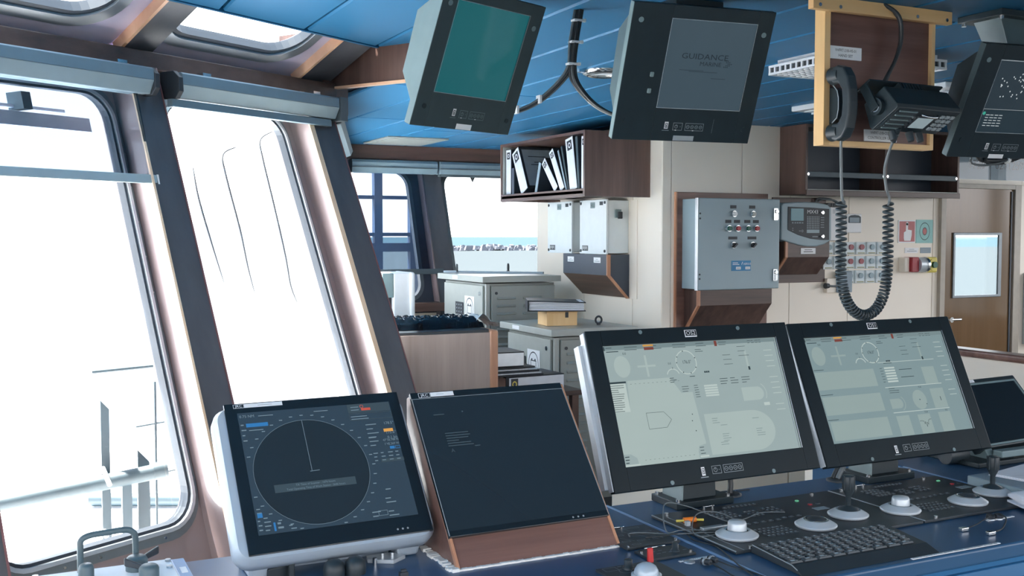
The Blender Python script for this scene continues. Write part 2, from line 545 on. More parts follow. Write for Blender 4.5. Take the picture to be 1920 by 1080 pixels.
# raked front windows
PITCH = 0.822
wall_front = struct(MB().hexa([fp(-1.1, .10, 0), fp(3.07, .10, 0), fp(3.07, .22, 0), fp(-1.1, .22, 0)], [fp(-1.1, .10, .64), fp(3.07, .10, .64), fp(3.07, .22, .64), fp(-1.1, .22, .64)]).build('wall_front', M['panel_in']))
bays = [(2.222, 2.911, 2.285, 2.861, 2), (1.45, 2.106, 1.462, 2.082, 1), (0.58, 1.334, 0.66, 1.31, 3), (-.242, .464, -.15, .433, 4)]
for (p0, p1, g0, g1, num) in bays:
    root = MB()
    z0, z1 = .785, 2.075
    loop = rloop(g0, g1, z0, z1, .095)
    f = lambda x, z, d: fp(x, .10 + d, z)
    holed(root, p0, p1, .64, 2.17, loop, f, .05)
    w = struct(root.build('window_%d' % num, M['panel_in']))
    l1 = rloop(g0 + .004, g1 - .004, z0 + .004, z1 - .004, .092)
    l2 = rloop(g0 - .006, g1 + .006, z0 - .006, z1 + .006, .1)
    l3 = rloop(g0 - .030, g1 + .018, z0 - .030, z1 + .030, .115)
    ring(MB(), l1, rloop(g0 + .012, g1 - .012, z0 + .012, z1 - .012, .086), f, -.002, .03).build('gasket', M['gasket'], w)
    ring(MB(), l2, l1, f, -.012, .0).build('bead', M['silver'], w)
    ring(MB(), l3, l2, f, -.006, .0).build('window_frame', M['frame_m'], w)
    MB().add([f(p[0], p[1], .018) for p in l1], [tuple(range(len(l1)))]).build('pane', M['glass'], w)
    # screws round the flange
    sc_pts = [(g1 + .007, z) for z in [z0 + .12 + .108 * i for i in range(11)]] + [(g0 + .08 + .105 * i, z0 - .018) for i in range(5)] + [(g0 + .08 + .105 * i, z1 + .018) for i in range(5)] + [(g0 - .016, z0 + .1 + .108 * i) for i in range(11)]
    first = None
    for x, z in sc_pts:
        p = Vector(f(x, z, -.006)); q = Vector(f(x, z, -.0095))
        if first is None:
            first = MB().cyl(Vector((0, 0, 0)), (q - p), .0045, .0035, n=8).build('screw', M['chrome'], w, world=False)
            first.location = p
        else:
            dup(first, w, p)

# mullions between the front windows
for i, c in enumerate((2.164, 2.988, 1.392, .522, -.30, -1.06)):
    a, b = (c - .058, c + .058) if c != 2.988 else (2.911, 3.065)
    m = MB().hexa([fp(a, 0, 0), fp(b, 0, 0), fp(b, .12, 0), fp(a, .12, 0)], [fp(a, 0, 2.165), fp(b, 0, 2.165), fp(b, .12, 2.165), fp(a, .12, 2.165)])
    m.f = m.f; t = struct(m.build('trim_%d' % (i + 2), M['mull_face']))
    e = MB().hexa([fp(a - .003, -.002, 0), fp(a + .004, -.002, 0), fp(a + .004, .10, 0), fp(a - .003, .10, 0)], [fp(a - .003, -.002, 2.165), fp(a + .004, -.002, 2.165), fp(a + .004, .10, 2.165), fp(a - .003, .10, 2.165)])
    e.build('side_panel', M['panel_in'], t)
    e = MB().hexa([fp(a - .004, -.003, 0), fp(a + (.005 if c < 2.5 else .02), -.003, 0), fp(a + (.005 if c < 2.5 else .02), .004, 0), fp(a - .004, .004, 0)], [fp(a - .004, -.003, 2.165), fp(a + (.005 if c < 2.5 else .02), -.003, 2.165), fp(a + (.005 if c < 2.5 else .02), .004, 2.165), fp(a - .004, .004, 2.165)])
    e.build('edge_strip', M['edge_w'], t)

    e = MB().hexa([fp(b - .004, -.002, 0), fp(b + .002, -.002, 0), fp(b + .002, .006, 0), fp(b - .004, .006, 0)], [fp(b - .004, -.002, 2.165), fp(b + .002, -.002, 2.165), fp(b + .002, .006, 2.165), fp(b - .004, .006, 2.165)])
    e.build('edge_strip', M['edge_red'], t)

# head beam over the front windows
bm_ = MB().hexa([fr(-1.2, 2.85, 2.160), fr(3.125, 2.85, 2.160), fr(3.125, 3.06, 2.160), fr(-1.2, 3.06, 2.160)], [fr(-1.2, 2.85, 2.216), fr(3.125, 2.85, 2.216), fr(3.125, 3.06, 2.216), fr(-1.2, 3.06, 2.216)])
beam = struct(bm_.build('trim_9', M['lam_s'], bevel=.003))
MB().hexa([fr(2.98, 2.84, 2.130), fr(3.13, 2.84, 2.130), fr(3.13, 3.0, 2.130), fr(2.98, 3.0, 2.130)], [fr(2.98, 2.84, 2.160), fr(3.13, 2.84, 2.160), fr(3.13, 3.0, 2.160), fr(2.98, 3.0, 2.160)]).build('beam_foot', M['lam_s'], beam)

# sloping overhead windows between head beam and ceiling
def fo(s, q, d):
    return fr(s, 2.95 - .879 * q + .477 * d, 2.216 + .477 * q + .879 * d)
for j, (a, b) in enumerate(((2.17, 2.90), (1.345, 2.10), (.52, 1.27), (-.31, .44))):
    loop = rloop(a + .07, b - .07, .135, .60, .12)
    r_ = MB(); holed(r_, a - .03, b + .10, 0.0, .72, loop, fo, .04)
    w = struct(r_.build('window_%d' % (j + 11), M['lilac']))
    lo = rloop(a + .03, b - .03, .092, .64, .15)
    li = rloop(a + .08, b - .08, .155, .59, .11)
    ring(MB(), lo, loop, fo, -.012, 0).build('window_frame', M['alu'], w)
    ring(MB(), loop, li, fo, -.004, .03).build('gasket', M['gasket'], w)
    MB().add([fo(p[0], p[1], .02) for p in loop], [tuple(range(len(loop)))]).build('pane', M['glass'], w)
def fin(s, q, d):
    return fr(s, 2.915 - .879 * q + .477 * d, 2.197 + .477 * q + .879 * d)
for i, (a, b) in enumerate(((2.155, 2.265), (2.945, 3.10), (1.31, 1.42), (.49, .60), (-.33, -.22))):
    t = struct(MB().hexa([fin(a, 0.02, 0), fin(b, 0.02, 0), fin(b, .5, 0), fin(a, .5, 0)], [fin(a, 0.02, .05), fin(b, 0.02, .05), fin(b, .5, .05), fin(a, .5, .05)]).build('trim_%d' % (i + 10), M['mull_face']))
    MB().hexa([fin(a - .012, 0.02, -.002), fin(a, 0.02, -.002), fin(a, .5, -.002), fin(a - .012, .5, -.002)], [fin(a - .012, 0.02, .05), fin(a, 0.02, .05), fin(a, .5, .05), fin(a - .012, .5, .05)]).build('edge_strip', M['edge_x'], t)
# board closing the end of the overhead window recess
t = struct(MB().hexa([fr(3.115, 2.42, 2.205), fr(3.135, 2.42, 2.205), fr(3.135, 2.98, 2.205), fr(3.115, 2.98, 2.205)], [fr(3.115, 2.42, 2.47), fr(3.135, 2.42, 2.47), fr(3.135, 2.98, 2.225), fr(3.115, 2.98, 2.225)]).build('trim_15', M['lam']))
MB().hexa([fr(3.11, 2.418, 2.197), fr(3.138, 2.418, 2.197), fr(3.138, 2.86, 2.197), fr(3.11, 2.86, 2.197)], [fr(3.11, 2.418, 2.206), fr(3.138, 2.418, 2.206), fr(3.138, 2.86, 2.206), fr(3.11, 2.86, 2.206)]).build('edge_strip', M['edge_x'], t)
struct(MB().hexa([fr(3.06, 2.86, 2.10), fr(3.20, 2.86, 2.10), fr(3.20, 3.10, 2.10), fr(3.06, 3.10, 2.10)], [fr(3.06, 2.86, 2.42), fr(3.20, 2.86, 2.42), fr(3.20, 3.10, 2.42), fr(3.06, 3.10, 2.42)]).build('trim_19', M['lam']))
# roof over everything, outside
struct(MB().add([(-2.6, -1.2, 2.75), (8.5, -1.2, 2.75), (8.5, 8.9, 2.75), (2.3, 8.9, 2.75), fr(3.3, 2.2, 2.75), fr(-1.3, 2.2, 2.75)], [(0, 1, 2, 3, 4, 5)]).build('roof', M['out_white']))

# side wall running away behind the second mullion
def sw(t, z, d=0):
    zr, z = z, max(z, 1.0)
    a = Vector(fp(3.06, .06, z)); b = Vector((2.51 + (1.5 - z) * .045, 8.1 + .36 * (z - 2.1), z))
    p = a.lerp(b, t); nrm = Vector((-(b - a).y, (b - a).x, 0)).normalized()
    p = p + nrm * d
    return (p.x, p.y, zr)
wl = MB()
for (t0, t1, za, zb) in ((0, 1, 0, 1.0), (0, 1, 2.12, CEIL + .02), (0, .05, 1.0, 2.12), (.48, .54, 1.0, 2.12), (.95, 1, 1.0, 2.12)):
    wl.hexa([sw(t0, za), sw(t1, za), sw(t1, za, .08), sw(t0, za, .08)], [sw(t0, zb), sw(t1, zb), sw(t1, zb, .08), sw(t0, zb, .08)])
wall_left = struct(wl.build('wall_left', M['mull']))
w = struct(MB().hexa([sw(.05, 1.0, .03), sw(.48, 1.0, .03), sw(.48, 1.0, .04), sw(.05, 1.0, .04)], [sw(.05, 2.12, .03), sw(.48, 2.12, .03), sw(.48, 2.12, .04), sw(.05, 2.12, .04)]).build('window_5', M['glass']))
w = struct(MB().hexa([sw(.54, 1.0, .03), sw(.95, 1.0, .03), sw(.95, 1.0, .04), sw(.54, 1.0, .04)], [sw(.54, 2.12, .03), sw(.95, 2.12, .03), sw(.95, 2.12, .04), sw(.54, 2.12, .04)]).build('window_6', M['glass']))

# far window wall, raked outwards
def fw(x, z, d):
    return (x, 8.1 + .36 * (max(z, 1.0) - 2.1) + d, z)
wall_far = struct(MB().hexa([fw(2.3, 0, .1), fw(5.0, 0, .1), fw(5.0, 0, .2), fw(2.3, 0, .2)], [fw(2.3, 1.0, .1), fw(5.0, 1.0, .1), fw(5.0, 1.0, .2), fw(2.3, 1.0, .2)]).build('wall_far', M['cream']))
for (p0, p1, g0, g1, num) in ((2.32, 3.12, 2.40, 3.01, 7), (3.27, 5.0, 3.335, 4.9, 8)):
    loop = rloop(g0, g1, 1.12, 2.14, .12)
    f = lambda x, z, d: fw(x, z, .1 + d)
    b = MB(); holed(b, p0, p1, 1.0, 2.26, loop, f, .05)
    w = struct(b.build('window_%d' % num, M['mull']))
    l3 = rloop(g0 - .03, g1 + .03, 1.09, 2.17, .15)
    ring(MB(), l3, loop, f, -.008, 0).build('window_frame', M['frame_m'], w)
    MB().add([f(p[0], p[1], .02) for p in loop], [tuple(range(len(loop)))]).build('pane', M['glass'], w)
t = struct(MB().hexa([fw(3.115, .98, 0), fw(3.275, .98, 0), fw(3.275, .98, .12), fw(3.115, .98, .12)], [fw(3.115, 2.25, 0), fw(3.275, 2.25, 0), fw(3.275, 2.25, .12), fw(3.115, 2.25, .12)]).build('trim_16', M['mull_face']))
MB().hexa([fw(3.108, 1.09, -.003), fw(3.118, 1.09, -.003), fw(3.118, 1.09, .1), fw(3.108, 1.09, .1)], [fw(3.108, 2.22, -.003), fw(3.118, 2.22, -.003), fw(3.118, 2.22, .1), fw(3.108, 2.22, .1)]).build('side_panel', M['panel_in'], t)
struct(MB().hexa([fw(2.3, 1.02, -.03), fw(5.0, 1.02, -.03), fw(5.0, 1.02, .1), fw(2.3, 1.02, .1)], [fw(2.3, 1.085, -.03), fw(5.0, 1.085, -.03), fw(5.0, 1.085, .1), fw(2.3, 1.085, .1)]).build('trim_17', M['lam_red']))
struct(MB().box(2.3, 5.0, 8.02, 8.25, 2.225, CEIL + .02).build('trim_18', M['lam_s'], bevel=.003))

# back wall of cream panels (faces the console) and the side of the same block
W = 5.52
wb = MB().box(3.74, 6.28, W + .008, W + .12, 0, CEIL + .02).box(7.0, 8.1, W + .008, W + .12, 0, CEIL + .02)
wb.box(6.28, 7.0, W + .008, W + .12, 0, 1.165).box(6.28, 7.0, W + .008, W + .12, 1.63, CEIL + .02)
wall_back = struct(wb.build('wall_back', M['cab']))
xs = [3.73, 3.80, 4.354, 4.76, 5.28, 6.09, 6.155]
for a, b in zip(xs[:-1], xs[1:]):
    MB().box(a + .0025, b - .0025, W, W + .01, 0, CEIL + .01).build('panel', M['cream'], wall_back, bevel=.002, seg=1)
MB().box(6.155, 7.02, W, W + .01, 2.0, CEIL + .01).build('panel', M['cream'], wall_back, bevel=.002, seg=1)
MB().box(6.985, 8.1, W, W + .01, 0, 2.0).build('panel', M['cream'], wall_back, bevel=.002, seg=1)
MB().box(7.02, 8.1, W, W + .01, 2.0, CEIL + .01).build('panel', M['cream'], wall_back, bevel=.002, seg=1)
wall_core = struct(MB().box(3.738, 3.85, W + .012, 7.18, 0, CEIL + .02).build('wall_core', M['cab']))
ys = [W + .001, 5.86, 6.5, 7.178]
for a, b in zip(ys[:-1], ys[1:]):
    MB().box(3.73, 3.74, a + .0025, b - .0025, 0, CEIL + .01).build('panel', M['cream'], wall_core, bevel=.002, seg=1)
struct(MB().box(3.74, 6.4, 7.18, 7.25, 0, CEIL + .02).build('wall_inner', M['cream']))

# door in the back wall
db = MB().box(6.19, 6.28, W - .012, W + .004, .02, 1.965).box(6.77, 6.915, W - .012, W + .004, .02, 1.965)
db.box(6.28, 6.77, W - .012, W + .004, .02, 1.165).box(6.28, 6.77, W - .012, W + .004, 1.63, 1.965)
dr = struct(db.build('door_1', M['door']))
dfm = MB().box(6.14, 6.19, W - .03, W + .004, 0, 2.0).box(6.915, 6.985, W - .03, W + .004, 0, 2.0).box(6.19, 6.915, W - .03, W + .004, 1.965, 2.0)
dfm.build('door_frame', M['door_frame'], dr, bevel=.003)
MB().box(6.885, 6.900, W - .02, W - .011, .02, 1.95).build('seal', M['gasket'], dr)
x0, x1, z0, z1 = 6.29, 6.755, 1.17, 1.625
MB().box(x0, x1, W - .010, W - .004, z0, z1).build('pane', M['glass'], dr)
fm = MB()
for a in ((x0 - .014, x0 + .005, z0 - .014, z1 + .014), (x1 - .005, x1 + .03, z0 - .014, z1 + .014), (x0, x1, z0 - .014, z0 + .005), (x0, x1, z1 - .005, z1 + .014)):
    fm.box(a[0], a[1], W - .026, W - .012, a[2], a[3])
fm.build('pane_frame', M['frame_m'], dr, bevel=.003)
MB().cyl((6.235, W - .012, 1.0), (6.235, W - .06, 1.0), .02).cyl((6.235, W - .055, 1.0), (6.33, W - .055, 1.0), .009).build('door_handle', M['chrome'], dr)

# hidden sides of the wheelhouse: parapet and window posts behind and beside the camera
def band(name, a, b, n):
    a, b = Vector(a), Vector(b); d = b - a
    nr = Vector((-d.y, d.x, 0)).normalized() * .1
    m = MB()
    def seg(t0, t1, z0, z1):
        p, q = a + d * t0, a + d * t1
        m.hexa([(p.x, p.y, z0), (q.x, q.y, z0), (q.x + nr.x, q.y + nr.y, z0), (p.x + nr.x, p.y + nr.y, z0)], [(p.x, p.y, z1), (q.x, q.y, z1), (q.x + nr.x, q.y + nr.y, z1), (p.x + nr.x, p.y + nr.y, z1)])
    seg(0, 1, 0, .9); seg(0, 1, 2.3, 2.75)
    for i in range(n + 1):
        seg(max(0, i / n - .008), min(1, i / n + .008), .9, 2.3)
    return struct(m.build(name, M['cream']))
e_ = fr(-1.1, n_in(1.5), 0)
band('wall_port', (e_[0], e_[1], 0), (-2.35, -1.0, 0), 3)
band('wall_rear', (-2.35, -1.0, 0), (8.1, -1.0, 0), 9)
band('wall_right', (8.1, -1.0, 0), (8.1, W, 0), 6)

# ------------------------------------------------------------------ outside
struct(MB().add([(-6000, -3000, -13.0), (6000, -3000, -13.0), (6000, 930, -13.0), (-6000, 930, -13.0)], [(0, 1, 2, 3)]).build('sea', M['sea_n']))
struct(MB().add([(-9000, 930, -13.0), (9000, 930, -13.0), (9000, 7500, -13.0), (-9000, 7500, -13.0)], [(0, 1, 2, 3)]).build('sea_beyond', M['sea']))
struct(MB().add([fr(-16, 2.6, .2), fr(3.0, 2.6, .2), fr(7.7, 7, .2), fr(-16, 7, .2)], [(0, 1, 2, 3)]).build('ground_foredeck', M['out_white']))
struct(MB().hexa([fr(-16, 7, .2), fr(7.7, 7, .2), fr(7.7, 7.1, .2), fr(-16, 7.1, .2)], [fr(-16, 7, 1.72), fr(7.7, 7, 1.72), fr(7.7, 7.1, 1.72), fr(-16, 7.1, 1.72)]).build('wall_bulwark', M['out_white']))  # added white wall, hides the sea so the left windows stay white
# breakwater of heaped boulders
rk = MB()
random.seed(3)
for i in range(420):
    x = random.uniform(330, 640); y = 905 + random.gauss(0, 5); h = random.uniform(1.5, 4.2); z = -13 + max(0, 3.2 - abs(y - 905) * .3) * random.random()
    pts = [(x + random.uniform(.6, 1) * h * sx * 1.1, y + h * sy * random.uniform(.6, 1), z + (h * random.uniform(.7, 1.1) if t else -.5)) for t in (0, 1) for sx, sy in ((-1, -1), (1, -1), (1, 1), (-1, 1))]
    if True:
        pts = pts[:4] + [(x + (p[0] - x) * .55, y + (p[1] - y) * .55, p[2]) for p in pts[4:]]
    rk.hexa(pts[:4], pts[4:])
o = rk.build('breakwater_rocks', M['rock'], kind='stuff')
tag(o, 'pale grey rock breakwater across the harbour water', 'breakwater')

# pipe rail and bracket plates outside the first window
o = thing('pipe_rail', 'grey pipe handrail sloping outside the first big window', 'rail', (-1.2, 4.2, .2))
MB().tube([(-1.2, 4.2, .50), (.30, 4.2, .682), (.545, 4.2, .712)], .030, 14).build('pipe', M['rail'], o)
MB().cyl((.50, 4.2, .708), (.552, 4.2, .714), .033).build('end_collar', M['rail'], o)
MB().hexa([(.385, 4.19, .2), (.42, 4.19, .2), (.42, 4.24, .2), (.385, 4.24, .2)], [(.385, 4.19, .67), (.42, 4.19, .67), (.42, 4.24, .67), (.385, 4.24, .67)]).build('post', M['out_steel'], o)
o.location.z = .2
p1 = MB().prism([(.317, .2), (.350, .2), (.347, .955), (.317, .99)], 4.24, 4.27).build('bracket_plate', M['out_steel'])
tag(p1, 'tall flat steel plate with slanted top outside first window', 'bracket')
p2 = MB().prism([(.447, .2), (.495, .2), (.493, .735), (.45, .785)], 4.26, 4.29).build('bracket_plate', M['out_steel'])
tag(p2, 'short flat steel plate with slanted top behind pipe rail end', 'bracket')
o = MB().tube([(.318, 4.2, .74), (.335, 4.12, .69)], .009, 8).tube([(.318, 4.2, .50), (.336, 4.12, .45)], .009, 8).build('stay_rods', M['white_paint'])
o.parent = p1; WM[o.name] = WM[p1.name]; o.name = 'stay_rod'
o = thing('antenna_post', 'thin grey upright rod with crossbars outside first window', 'antenna', (.527, 4.4, .2))
MB().tube([(.535, 4.4, .2), (.535, 4.4, 1.03)], .005, 6).build('rod', M['out_steel'], o)
for z, a, b in ((1.09, .30, .53), (.86, .46, .57), (.66, .52, .61)):
    MB().tube([(a, 4.4, z - .008), (b, 4.4, z + .004)], .004 if z < 1 else .008, 6).build('crossbar', M['out_steel'], o)
tag(MB().tube([(.377, 5.82, .24), (.81, 5.61, .24)], .035, 8).build('deck_pipe', M['out_steel']), 'pale low pipe on the deck far behind the bracket plates', 'pipe')
# wiper rail high outside the first window
o = thing('window_wiper', 'pale blue wiper rail across top of the first window', 'wiper', fp(1.8, .26, 1.96))
MB().hexa([fp(1.40, .24, 1.955), fp(2.10, .24, 1.955), fp(2.10, .28, 1.955), fp(1.40, .28, 1.955)], [fp(1.40, .24, 2.0), fp(2.10, .24, 2.0), fp(2.10, .28, 2.0), fp(1.40, .28, 2.0)]).build('rail', M['out_pale'], o)
MB().hexa([fp(1.40, .25, 2.012), fp(2.02, .25, 2.012), fp(2.02, .27, 2.012), fp(1.40, .27, 2.012)], [fp(1.40, .25, 2.022), fp(2.02, .25, 2.022), fp(2.02, .27, 2.022), fp(1.40, .27, 2.022)]).build('upper_rod', M['out_pale'], o)
MB().hexa([fp(1.845, .2, 2.005), fp(1.875, .2, 2.005), fp(1.875, .28, 2.005), fp(1.845, .28, 2.005)], [fp(1.845, .2, 2.06), fp(1.875, .2, 2.06), fp(1.875, .28, 2.06), fp(1.845, .28, 2.06)]).build('motor', M['out_steel'], o)
# added thin tubes draw the dark outline streaks in the second window
for i, pts in enumerate([[(2.733, 3.238, 1.879), (2.719, 3.194, 1.765), (2.721, 3.131, 1.602), (2.729, 3.069, 1.44)],
                         [(2.984, 3.276, 1.978), (2.904, 3.262, 1.942), (2.889, 3.229, 1.855), (2.883, 3.147, 1.643), (2.87, 3.091, 1.497), (2.867, 3.051, 1.394)],
                         [(3.218, 3.308, 2.062), (3.135, 3.292, 2.021), (3.118, 3.263, 1.945), (3.104, 3.181, 1.732), (3.087, 3.105, 1.535), (3.07, 3.06, 1.417), (3.078, 3.033, 1.348)]]):
    q = bez([fr(*p) for p in pts], 5)
    o = MB().tube(q, lambda t: .0010 + .0030 * math.sin(PI * min(1, t * .9 + .1)), 6).build('bent_rod', M['rod'])
    tag(o, ['shortest of the thin bent rods outside the second window, nearest first mullion', 'thin bent rod in the middle of three outside second window', 'longest thin bent rod outside second window, nearest its right frame'][i], 'rod', 'bent rods outside the second window')
# ladder frame outside the far left window
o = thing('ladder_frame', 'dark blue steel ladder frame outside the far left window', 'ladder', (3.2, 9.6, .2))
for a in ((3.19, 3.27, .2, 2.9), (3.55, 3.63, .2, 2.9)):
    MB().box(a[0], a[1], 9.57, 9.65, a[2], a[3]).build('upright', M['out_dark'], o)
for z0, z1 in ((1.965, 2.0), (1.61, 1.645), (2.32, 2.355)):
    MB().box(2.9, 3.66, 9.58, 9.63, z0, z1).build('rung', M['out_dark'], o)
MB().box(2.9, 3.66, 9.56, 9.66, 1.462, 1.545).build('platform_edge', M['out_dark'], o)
struct(MB().box(2.0, 5.2, 8.4, 10.4, .10, .17).build('floor_outer', M['out_steel']))
# ------------------------------------------------------------------ roller blinds
def blind(label, s0, s1, cap0, cap1):
    o = thing('roller_blind', label, 'blind', fp((s0 + s1) / 2, -.06, 2.06), group='roller blinds over the windows')
    def sec(pts, name, mat, a, b, bev=.002):
        m = MB()
        v = [fr(a, n, z) for n, z in pts] + [fr(b, n, z) for n, z in pts]; k = len(pts)
        m.add(v, [tuple(range(k)), tuple(range(2 * k - 1, k - 1, -1))] + [(i, k + i, k + (i + 1) % k, (i + 1) % k) for i in range(k)])
        return m.build(name, mat, o, bevel=bev)
    sec([(2.835, 2.148), (2.760, 2.148), (2.752, 2.143), (2.750, 2.108), (2.835, 2.108)], 'upper_cover', M['blind_u'], s0, s1)
    sec([(2.835, 2.108), (2.750, 2.108), (2.772, 2.066), (2.835, 2.066)], 'housing', M['blind'], s0, s1)
    oc = [(2.84, 2.152), (2.775, 2.152), (2.748, 2.130), (2.745, 2.085), (2.765, 2.062), (2.82, 2.062), (2.84, 2.085)]
    if cap0:
        sec(oc, 'end_cap', M['cap_d'], s0 - .018, s0)
    if cap1:
        sec(oc, 'end_cap', M['cap_d'], s1, s1 + .018)
    for c in (s0 + .10, s1 - .12):
        sec([(2.80, 2.148), (2.77, 2.148), (2.77, 2.160), (2.80, 2.160)], 'bracket', M['chrome'], c, c + .035, 0)
    return o, sec
M['blind_u'] = pm('blind_blue_grey', (118, 140, 152), 0.42, vary=0.04)
b1, sec = blind('grey roller blind with dark film pulled half down over the first window', 1.345, 2.175, True, True)
m = MB(); m.hexa([fp(1.345, 0.0, 1.780), fp(2.125, .0, 1.780), fp(2.125, .022, 1.780), fp(1.345, .022, 1.780)], [fp(1.345, -.002, 1.808), fp(2.125, -.002, 1.808), fp(2.125, .022, 1.808), fp(1.345, .022, 1.808)])
m.build('bottom_rail', M['blind'], b1, bevel=.003)
MB().hexa([fp(2.125, -.001, 1.779), fp(2.131, -.001, 1.779), fp(2.131, .023, 1.779), fp(2.125, .023, 1.779)], [fp(2.125, -.003, 1.809), fp(2.131, -.003, 1.809), fp(2.131, .023, 1.809), fp(2.125, .023, 1.809)]).build('rail_end', M['white_paint'], b1)
MB().add([fp(1.35, .01, 1.80), fp(2.118, .01, 1.80), fr(2.140, 2.79, 2.07), fr(1.35, 2.79, 2.07)], [(0, 1, 2, 3)]).build('film', M['film'], b1)
b2, sec = blind('grey roller blind fully raised over the second window', 2.285, 3.03, True, False)
sec([(2.80, 2.062), (2.775, 2.062), (2.772, 2.036), (2.80, 2.036)], 'bottom_rail', M['blind_u'], 2.262, 3.01)
MB().hexa([fr(3.035, 2.75, 2.06), fr(3.075, 2.75, 2.06), fr(3.075, 2.84, 2.06), fr(3.035, 2.84, 2.06)], [fr(3.035, 2.75, 2.15), fr(3.075, 2.75, 2.15), fr(3.075, 2.84, 2.15), fr(3.035, 2.84, 2.15)]).build('bracket', M['blind_d'], b2)
o = thing('roller_blind', 'dark end of a roller blind seen past the second mullion', 'blind', (1.29, 4.03, 2.06), group='roller blinds over the windows')
MB().cyl(sw(.02, 2.105, -.05), sw(.03, 2.105, -.05), .045, n=8, smooth=False).build('end_cap', M['cap_d'], o)
MB().cyl(sw(.03, 2.105, -.05), sw(.45, 2.105, -.05), .038, n=8, smooth=False).build('housing', M['blind_d'], o)
for i, (a, b) in enumerate(((2.48, 3.205), (3.225, 4.95))):
    o = thing('roller_blind', ['grey roller blind lowered over far left window', 'grey roller blind raised over far right window'][i], 'blind', ((a + b) / 2, 8.0, 2.11), group='roller blinds over the windows')
    MB().prism([(8.09, 2.222), (8.0, 2.222), (7.985, 2.2), (7.985, 2.165), (8.0, 2.118), (8.09, 2.118)], a, b, 'X').build('housing', M['blind_u'], o, bevel=.003)
    MB().box(a, b, 7.975, 7.99, 2.158, 2.165).build('groove', M['blind_d'], o)
    if i == 0:
        MB().box(2.58, 3.175, 7.79, 7.82, 1.31, 1.352).build('bottom_rail', M['blind_d'], o, bevel=.003)
        MB().add([(2.6, 7.808, 1.35), (3.095, 7.808, 1.35), (3.095, 8.03, 2.12), (2.5, 8.03, 2.12)], [(0, 1, 2, 3)]).build('film', M['film_far'], o)
    else:
        MB().box(a, b, 8.0, 8.04, 2.10, 2.12).build('bottom_rail', M['blind_d'], o)
        MB().prism([(3.51, 2.10), (3.53, 2.06), (3.55, 2.10)], 8.02, 8.03).build('pull_tab', M['cap_d'], o)

# ------------------------------------------------------------------ ceiling fittings
o = thing('ceiling_lamp', 'white louvred ceiling lamp partly behind the telephone board', 'lamp', (3.1, 3.33, CEIL))
X0, X1, Y0, Y1 = 2.87, 3.40, 3.04, 3.46
MB().box(X0 + .02, X1 - .02, Y0 + .02, Y1 - .02, CEIL - .022, CEIL).build('lamp_tray', M['white_paint'], o)
g = MB()
for i in range(1, 16):
    x = X0 + (X1 - X0) * i / 16; g.box(x - .003, x + .003, Y0 + .006, Y1 - .006, CEIL - .058, CEIL - .022)
for i in range(1, 13):
    y = Y0 + (Y1 - Y0) * i / 13; g.box(X0 + .006, X1 - .006, y - .003, y + .003, CEIL - .0575, CEIL - .0225)
g.build('louvre', M['white_paint'], o, kind='stuff')
MB().box(X0 + .002, X1 - .002, Y0 + .002, Y0 + .004, CEIL - .058, CEIL - .022).build('side_screen', M['cap_d'], o)  # dark strips paint the shade inside the side openings
MB().box(X0 + .002, X0 + .004, Y0 + .002, Y1 - .002, CEIL - .058, CEIL - .022).build('side_screen', M['cap_d'], o)
for i in range(17):
    x = X0 + (X1 - X0) * i / 16
    MB().box(x - .005, x + .005, Y0 - .006, Y0 + .001, CEIL - .055, CEIL - .025).build('frame_upright', M['white_paint'], o)
for i in range(14):
    y = Y0 + (Y1 - Y0) * i / 13
    MB().box(X0 - .006, X0 + .001, y - .005, y + .005, CEIL - .055, CEIL - .025).build('frame_upright', M['white_paint'], o)
g = MB()
for a in ((X0 - .004, X1 + .004, Y0 - .008, Y0), (X0 - .004, X1 + .004, Y1, Y1 + .008), (X0 - .008, X0, Y0 - .004, Y1 + .004), (X1, X1 + .008, Y0 - .004, Y1 + .004)):
    for z in (CEIL - .06, CEIL - .030):
        g.box(*a, z, z + .009)
g.build('lamp_frame', M['white_paint'], o)
o = thing('ceiling_lamp', 'flat white ceiling lamp beyond the telephone board', 'lamp', (4.2, 4.1, CEIL))
MB().box(3.98, 4.42, 3.55, 4.62, CEIL - .03, CEIL).build('lamp_tray', M['white_paint'], o, bevel=.006)
MB().box(4.03, 4.37, 3.60, 4.57, CEIL - .036, CEIL - .030).build('diffuser', M['light_off'], o, bevel=.003)
for x in (4.09, 4.31):
    MB().box(x - .008, x + .008, 3.60, 4.57, CEIL - .046, CEIL - .036).build('louvre_blade', M['silver'], o)
o = thing('downlight', 'round chrome downlight beside the middle overhead display', 'lamp', (2.40, 4.0, CEIL))
MB().lathe([(.105, 0), (.100, -.012), (.078, -.02), (.07, -.012), (.07, -.004)], (2.40, 4.0, CEIL)).build('trim_ring', M['chrome'], o)
MB().lathe([(.068, -.006), (.05, -.008), (.001, -.009)], (2.40, 4.0, CEIL)).build('lens', M['light_off'], o)
MB().box(2.26, 2.31, 3.985, 4.015, CEIL - .012, CEIL).build('clip', M['chrome'], o)
o = thing('ceiling_hatch', 'flat pale square ceiling plate near the far windows', 'hatch', (2.76, 7.52, CEIL))
MB().box(2.52, 3.0, 7.25, 7.83, CEIL - .012, CEIL).build('plate', M['cab'], o, bevel=.003)
MB().box(2.55, 2.97, 7.28, 7.80, CEIL - .016, CEIL - .012).build('inner_plate', M['cab'], o)

